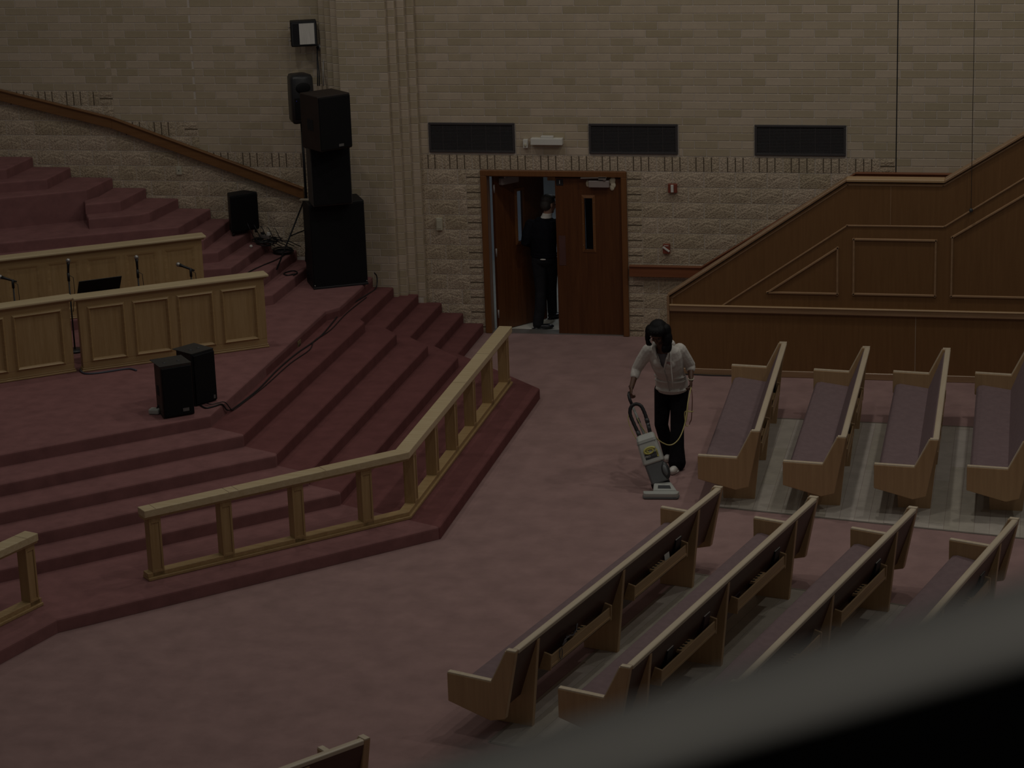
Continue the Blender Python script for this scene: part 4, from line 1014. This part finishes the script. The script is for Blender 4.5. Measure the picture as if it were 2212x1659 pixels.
for nm, c, dr in (('shoe', (4.045, -5.43, .045), fwd_), ('shoe', (3.925, -5.02, .045), fwd_)):
    sh = MB(wof); rot = Matrix((V((dr.y, -dr.x, 0)), -dr, V((0, 0, 1)))).transposed()
    sh.ell(c, (.044, .075, .042), rot); sh.ell(V(c)-dr*.10-V((0, 0, .008)), (.036, .09, .034), rot); sh.ell(V(c)-dr*.06-V((0, 0, .034)), (.044, .125, .012), rot)
    fuse(sh, nm, mShoeW, wo, .006, 3)
ha = MB(wof)
def HE(p, r): ha.ell(T(*p), r, hr)
HE((0, .03, .055), (.100, .112, .088)); HE((0, .075, -.01), (.105, .085, .12)); HE((.0, -.045, .098), (.078, .05, .034)); HE((-.05, -.02, .08), (.05, .06, .045)); HE((.05, -.02, .08), (.055, .07, .05))
for p, r in (((4.005, -5.515, 1.64), (.055, .075, .085)), ((4.018, -5.53, 1.56), (.055, .07, .10)), ((4.022, -5.53, 1.48), (.045, .055, .075)), ((3.985, -5.55, 1.455), (.032, .04, .05)), ((3.82, -5.49, 1.63), (.050, .07, .075)), ((3.80, -5.50, 1.57), (.030, .055, .075)), ((3.805, -5.52, 1.515), (.024, .04, .04)), ((3.825, -5.53, 1.495), (.025, .03, .018))): ha.ell(p, r)
fuse(ha, 'hair', mHairB, wo, .007, 3)
bd = MB(wof)
for i in range(11):
    a = -.95+1.9*i/10; bd.ell(T(.092*math.sin(a), -.075*math.cos(a)-.012, .112-.02*abs(a)+(.006 if i % 2 else -.004)), (.012, .012, .010), hr, 10, 6)
fuse(bd, 'braid', mHairB, wo, .004, 2)
ey = MB(wof)
for sd in (-1, 1): ey.ell(T(sd*.031, -.081, .010), (.013, .006, .006), hr)
ey.build('eyes', mEye, wo)
MB(wof).ell((3.838, -5.535, 1.592), (.013, .013, .016)).ell((3.835, -5.54, 1.545), (.010, .010, .012)).build('earring', mWhite, wo)
MB(wof).tube([lWr+V((.0, 0, .012))+V((.030*math.cos(a*PI/6), .026*math.sin(a*PI/6), .006*math.sin(a*PI/6))) for a in range(13)], .007, 8).build('watch', mIvory, wo)
MB(wof).tube([rWr+V((.0, 0.01, .016))+V((.029*math.cos(a*PI/6), .026*math.sin(a*PI/6), .006*math.sin(a*PI/6))) for a in range(13)], .004, 6).build('bracelet', mBook, wo)
MB(wof).tube([(4.035, -5.455, 1.405), (4.040, -5.475, 1.33), (4.046, -5.47, 1.2), (4.052, -5.455, 1.10), (4.055, -5.445, 1.00)], .0065, 6).build('drawstring', mWhite, wo)
MB(wof).obox((4.02, -5.462, 1.268), s, (0, .12, -1), fwd_, .033, .018, .003).build('chest_print', mPink, wo)
MB(wof).tube([(3.957, -5.435, 1.19), (3.97, -5.36, 1.09), (3.98, -5.29, .99), (3.985, -5.24, .90), (3.985, -5.185, .855)], .006, 6).build('zip', M('zip_grey', (.42, .39, .36), .6, 0), wo)

# ---- the man
mo = thing('person', 'man in black sweater seen from behind walking out through the open door', 'person', (1.42, .3, 0)); mof = (1.42, .3, 0)
s2 = V((.96, -.22, 0)).normalized(); f2 = V((.22, .96, 0)).normalized()
TM = [((1.462, .325, .99), .172, .122), ((1.46, .315, 1.08), .178, .128), ((1.458, .305, 1.26), .192, .130), ((1.462, .305, 1.40), .200, .108), ((1.485, .31, 1.48), .150, .080), ((1.508, .31, 1.525), .066, .062)]
def tors2(mb, d, k=6):
    mb.loft([ring(c, s2, f2, rx+d, ry+d, 22) for c, rx, ry in TM[:k]])
bo = MB(mof); tors2(bo, -.034)
limb(bo, [(1.508, .31, 1.51), (1.54, .315, 1.60)], [.058, .056])
hr2 = Matrix.Rotation(math.radians(180-38), 3, 'Z') @ Matrix.Rotation(math.radians(10), 3, 'X'); HC2 = V((1.548, .325, 1.690))
T2 = head(bo, HC2, hr2, 1.06, False)
e1, w1 = V((1.232, .245, 1.20)), V((1.31, .46, 1.10)); e2, w2 = V((1.70, .43, 1.17)), V((1.66, .66, 1.06))
limb(bo, [(1.310, .305, 1.40), e1], [.040, .040]); limb(bo, [e1, w1], [.044, .03]); limb(bo, [(1.630, .34, 1.40), e2], [.040, .040]); limb(bo, [e2, w2], [.044, .03])
hand(bo, w1, (.5, .6, -.3), (.3, -.4, -.8), .7, 1.05, 1); hand(bo, w2, (-.1, .8, -.3), (-.9, 0, -.2), .6, 1.05, -1)
lh, lk, la = V((1.395, .33, .92)), V((1.410, .325, .50)), V((1.368, .255, .09)); rh, rk, ra = V((1.535, .375, .92)), V((1.505, .52, .50)), V((1.468, .74, .11))
bo.ell((1.463, .34, .93), (.12, .08, .07))
for a, b, c in ((lh, lk, la), (rh, rk, ra)): limb(bo, [a, b, c], [.082, .055, .040])
fuse(bo, 'body', mSkinL, mo, .006, 3)
sw = MB(mof); tors2(sw, .004, 5); sw.ell((1.49, .31, 1.475), (.14, .085, .055))
limb(sw, [(1.305, .305, 1.42), (1.26, .27, 1.30), e1, w1], [.082, .072, .064, .044]); limb(sw, [(1.632, .34, 1.42), (1.68, .39, 1.30), e2, w2], [.082, .072, .062, .044])
for zz in (1.0, 1.03): sw.tube([V((1.462, .322, zz))+s2*(.176*math.cos(a*PI/12))+f2*(.126*math.sin(a*PI/12)) for a in range(25)], .012, 6)
fuse(sw, 'sweater', mSweater, mo, .007, 4)
col = MB(mof); rg = [ring((1.512, .312, 1.515), s2, f2, .082, .074), ring((1.522, .313, 1.550), s2, f2, .070, .066), ring((1.530, .314, 1.578), s2, f2, .066, .063)]
col.loft(rg, False); fuse(col.loft([rg[0], rg[1], rg[2]]), 'shirt_collar', mWhite, mo, .005, 2)
MB(mof).ell((1.475, .196, .972), (.040, .012, .010)).build('shirt_tail', mWhite, mo)
sl = MB(mof); sl.ell((1.463, .335, .95), (.174, .135, .12))
limb(sl, [lh, V((1.405, .33, .72)), lk, V((1.395, .29, .28)), la+V((0, 0, -.02))], [.104, .094, .080, .072, .072], 16); limb(sl, [rh, V((1.525, .44, .72)), rk, V((1.49, .63, .30)), ra], [.104, .092, .078, .068, .066], 16)
fuse(sl, 'trousers', mSlacks, mo, .008, 4)
for c, dr in (((1.435, .245, .046), V((.985, .17, 0))), ((1.51, .80, .05), V((.72, .69, 0)))):
    sh = MB(mof); dr.normalize(); rot = Matrix((V((dr.y, -dr.x, 0)), dr, V((0, 0, 1)))).transposed(); c = V(c)
    sh.ell(c+dr*.04-V((0, 0, .006)), (.046, .115, .034), rot); sh.ell(c-dr*.075+V((0, 0, .008)), (.038, .06, .042), rot); sh.ell(c-dr*.01-V((0, 0, .034)), (.046, .145, .010), rot); fuse(sh, 'shoe', mShoeB, mo, .006, 2)
h2 = MB(mof); E2 = lambda p, r: h2.ell(T2(*p), r, hr2)
E2((0, .025, .055), (.086, .098, .084)); E2((0, .05, .0), (.080, .075, .085)); E2((0, -.03, .10), (.066, .06, .032))
fuse(h2, 'hair', mHairG, mo, .006, 2)
ey = MB(mof)
for sd in (-1, 1): ey.ell(T2(sd*.031, -.084, .010), (.013, .007, .007), hr2)
ey.build('eyes', mEye, mo)

# ------------------------------------------------------------------ vacuum cleaner
vc = thing('vacuum_cleaner', 'grey upright vacuum cleaner with black hose loop held by the woman', 'vacuum cleaner', (4.03, -6.17, 0)); vo = (4.03, -6.17, 0)
sN = V((.99, .10, 0)).normalized(); fN = V((.10, -.99, 0)).normalized(); zN = V((0, 0, 1)); N0 = V((4.028, -6.19, 0))
def NP(x, y, z): return N0+sN*x+fN*y+zN*z      # nozzle frame: x right, y towards the hall, z up
def rblock(mb, pts, z0, z1, top=1.0):
    mb.prism(pts, lambda a, b, d: NP(a*(1 if d == z0 else top), b, d), z0, z1)
nz = MB(vo); rblock(nz, [(-.195, -.005), (-.185, .07), (-.17, .085), (.17, .085), (.185, .07), (.195, -.005)], .022, .068, .985); nz.build('nozzle', mGrey, vc, bevel=.014, seg=3)
nb = MB(vo); rblock(nb, [(-.198, -.01), (-.188, .073), (-.172, .089), (.172, .089), (.188, .073), (.198, -.01)], .004, .026); nb.build('bumper', mDarkGrey, vc, bevel=.008, seg=2)
nk = MB(vo); nk.hexa([NP(-.09, 0, .02), NP(.185, 0, .02), NP(.11, -.14, .02), NP(-.09, -.14, .02), NP(-.085, .0, .075), NP(.17, .0, .075), NP(.10, -.135, .125), NP(-.082, -.135, .125)]); nk.build('nozzle_housing', mGrey, vc, bevel=.014, seg=3)
lbn = MB(vo); lbn.hexa([NP(-.035, -.028, .0865), NP(.105, -.028, .0865), NP(.09, -.075, .1035), NP(-.035, -.075, .1035), NP(-.035, -.026, .089), NP(.105, -.026, .089), NP(.09, -.073, .106), NP(-.035, -.073, .106)]); lb_o = lbn.build('label', mChar, vc)
MB(vo).hexa([NP(-.02, -.04, .0905), NP(.03, -.042, .091), NP(.025, -.062, .0985), NP(-.018, -.06, .098), NP(-.02, -.038, .0925), NP(.03, -.040, .093), NP(.025, -.06, .1005), NP(-.018, -.058, .1)]).build('print', mYellow, lb_o)
nw = MB(vo)
for x in (-.17, .17): nw.tube([NP(x-.012, -.015, .022), NP(x+.012, -.015, .022)], .022, 12)
nw.build('wheel', mBlackPl, vc)
B0 = V((3.995, -6.035, .105)); B1 = V((3.806, -5.875, .605)); aB = (B1-B0).normalized(); bB = (V((1, .03, 0))-aB*V((1, .03, 0)).dot(aB)).normalized(); nBv = bB.cross(aB).normalized()
if nBv.y > 0: nBv = -nBv
def BP(x, y, z): return B0+bB*x+nBv*y+aB*z     # body frame: x right, y out of the front, z up the body
def bsec(lst):
    rg = []
    for z, x0, x1, y0, y1 in lst:
        c = .022; rg.append([BP(x, y, z) for x, y in ((x0+c, y1), (x1-c, y1), (x1, y1-c), (x1, y0+c), (x1-c, y0), (x0+c, y0), (x0, y0+c), (x0, y1-c))])
    return rg
MB(vo).tube([BP(-.10, -.01, -.012), BP(.10, -.01, -.012)], .028, 12).build('pivot', mBlackPl, vc)
lo = MB(vo); lo.loft(bsec([(.0, -.085, .095, -.07, .05), (.012, -.092, .10, -.075, .056), (.215, -.10, .105, -.08, .062), (.222, -.095, .10, -.078, .058)])); lo.sm = [False]*len(lo.sm); lo.build('lower_body', mDarkGrey, vc, bevel=.004)
upb = MB(vo); upb.loft(bsec([(.218, -.105, .110, -.085, .070), (.230, -.112, .118, -.09, .078), (.40, -.108, .108, -.088, .068), (.485, -.105, .104, -.085, .060), (.53, -.100, .098, -.075, .030), (.548, -.08, .08, -.06, .0)])); upb.sm = [False]*len(upb.sm); upb.build('upper_body', mGrey, vc, bevel=.005, seg=2)
MB(vo).hexa([BP(-.108, .066, .45), BP(.107, .066, .45), BP(.107, .058, .45), BP(-.108, .058, .45), BP(-.108, .0655, .456), BP(.107, .0655, .456), BP(.107, .058, .456), BP(-.108, .058, .456)]).build('lid_seam', mDarkGrey, vc)
mot = MB(vo); rotB = Matrix((bB, nBv, aB)).transposed(); mot.ell(BP(.098, .030, .110), (.048, .048, .098), rotB, 20, 12); mot.build('motor_cover', mChar, vc)
MB(vo).ell(BP(.100, .034, .110), (.036, .050, .080), rotB, 20, 12).build('motor_cover_face', mDarkGrey, vc)
lab = MB(vo); lab.obox(BP(.010, .0745, .30), bB, aB, nBv, .072, .032, .0015); lab_o = lab.build('label', mChar, vc)
sp_ = []
for i in range(40):
    a = i/39*PI*3.3; r_ = .068-.014*a/PI; sp_.append(BP(.004+r_*math.cos(a+.3)*1.0, .0770, .355+r_*.58*math.sin(a+.3)))
MB(vo).tube(sp_, [.012]*14+[.009]*26, 6).build('swirl', mYellow, lab_o)
MB(vo).obox(BP(.078, .0755, .315), bB, aB, nBv, .009, .042, .0015).build('side_label', mYellow, lab_o)
rm = Matrix((bB, aB, nBv)).transposed().to_euler()
for bd_, sz, mt, xx, zz in (('PRO', .030, mWhite, -.030, .30), ('FORCE', .026, mDarkGrey, .028, .30)):
    text(bd_, sz, mt, lab_o, BP(xx, .0768, zz)-V(vo), rm)
rm2 = Matrix((aB, -bB, nBv)).transposed().to_euler()
text('HEPA', .020, mChar, lab_o, BP(.078, .0778, .315)-V(vo), rm2)
HT = V((3.618, -5.655, .905)); H0 = BP(-.01, -.05, .53)
MB(vo).tube([H0, H0+(HT-H0)*.5, H0+(HT-H0)*.86], .014, 10).build('handle_tube', mGrey, vc)
MB(vo).tube([H0+(HT-H0)*.35, H0+(HT-H0)*.48], .018, 10).build('cord_hook', mDarkGrey, vc)
MB(vo).tube([H0+(HT-H0)*.80, HT, HT+V((-.015, .02, .045)), HT+V((-.02, .07, .06))], [.016, .017, .016, .013], 10).build('handle_grip', mBlackPl, vc)
hp = [BP(-.062, -.03, .52), BP(-.070, -.035, .60), BP(-.085, -.04, .72), BP(-.088, -.04, .80), BP(-.060, -.04, .865), BP(-.005, -.04, .885), BP(.045, -.04, .855), BP(.062, -.04, .79), BP(.066, -.035, .70), BP(.062, -.03, .60), BP(.056, -.03, .52)]
hq = []
for i in range(len(hp)-1):
    for k in range(4):
        u = k/4; p0, p1, p2, p3 = hp[max(i-1, 0)], hp[i], hp[i+1], hp[min(i+2, len(hp)-1)]; hq.append(.5*((2*p1)+(-p0+p2)*u+(2*p0-5*p1+4*p2-p3)*u*u+(-p0+3*p1-3*p2+p3)*u**3))
hq.append(hp[-1])
MB(vo).tube(hq, [.0185+(.0022 if i % 2 else 0) for i in range(len(hq))], 12).build('hose', mBlackPl, vc)
MB(vo).tube([BP(.056, -.03, .52), BP(.064, -.032, .655)], .021, 12).tube([BP(.065, -.033, .655), BP(.066, -.034, .70)], .024, 12).build('hose_wand', mChar, vc)
MB(vo).tube([BP(-.062, -.03, .53), BP(-.068, -.034, .60)], .023, 12).build('hose_cuff', mChar, vc)
def cord(pts, r, m, nm='power_cord', par_=vc):
    P = [V(p) for p in pts]; out = []
    for i in range(len(P)-1):
        for k in range(5):
            u = k/5; p0, p1, p2, p3 = P[max(i-1, 0)], P[i], P[i+1], P[min(i+2, len(P)-1)]; out.append(.5*((2*p1)+(-p0+p2)*u+(2*p0-5*p1+4*p2-p3)*u*u+(-p0+3*p1-3*p2+p3)*u**3))
    out.append(P[-1]); MB(vo).tube(out, r, 6).build(nm, m, par_)
cord([(4.238, -5.345, .972), (4.236, -5.38, .94), (4.225, -5.5, .84), (4.218, -5.55, .74), (4.20, -5.60, .62), (4.165, -5.68, .515), (4.112, -5.72, .452), (4.053, -5.76, .440), (3.987, -5.82, .487), (3.935, -5.875, .555), (3.915, -5.89, .60)], .0065, mCord)
cord([(4.236, -5.40, .93), (4.222, -5.45, .85), (4.215, -5.46, .74), (4.205, -5.46, .66), (4.192, -5.46, .61), (4.182, -5.45, .66), (4.182, -5.45, .71), (4.20, -5.45, .728), (4.25, -5.47, .730), (4.272, -5.43, .722), (4.25, -5.40, .716), (4.20, -5.43, .722)], .0055, mCord)
cord([(4.19, -5.46, .625), (4.188, -5.46, .59), (4.20, -5.46, .565), (4.218, -5.45, .566)], .0055, mCord)
cord([(4.248, -5.37, .95), (4.262, -5.42, .89), (4.262, -5.43, .80), (4.256, -5.43, .70), (4.25, -5.43, .63), (4.236, -5.43, .60), (4.23, -5.44, .575)], .005, M('brown_cord', (.16, .07, .05), .6, .05))
cord([BP(-.105, -.03, .52), BP(-.125, -.03, .62), BP(-.128, -.035, .74), BP(-.10, -.035, .80)], .005, mCord)
cord([BP(.02, -.05, .545), BP(-.012, -.045, .64), BP(-.028, -.04, .74)], .005, mCord)

# ------------------------------------------------------------------ balcony hand rail close to the camera
br_ = thing('balcony_rail', 'blurred grey balcony hand rail with black drape close to the camera', 'railing', (7.7, -28.95, 8.0)); bo_ = V((7.7, -28.95, 8.0))
r0, r1 = V((7.544, -28.905, 8.009)), V((7.82, -28.981, 8.149)); dr = (r1-r0); q0, q1 = r0-dr*.9, r1+dr*1.2
MB(bo_).tube([q0, r0, r1, q1], .0172, 20).build('hand_rail', mSteel, br_)
vw = (r0-V((7.81882, -29.88419, 8.52032))).normalized()
dp_ = MB(bo_); dn = dr.normalized(); hn = V((dn.y, -dn.x, 0)).normalized()
dp_.hexa([v+V((0, 0, -.46)) for v in (q0-hn*.008, q1-hn*.008, q1+hn*.008, q0+hn*.008)]+[v+V((0, 0, -.006)) for v in (q0-hn*.008, q1-hn*.008, q1+hn*.008, q0+hn*.008)])
dp_.build('drape', mCloth, br_)
for u in (-.18, .06, .42, .60, .70, .93):  # bright beads added to imitate glints along the rail
    p = r0+dr*u-vw*.0165-V((0, 0, .004)); MB(bo_).ell(p, (.0042, .0042, .0042), nu=10, nv=6).build('screw_or_glint', mGlint, br_)
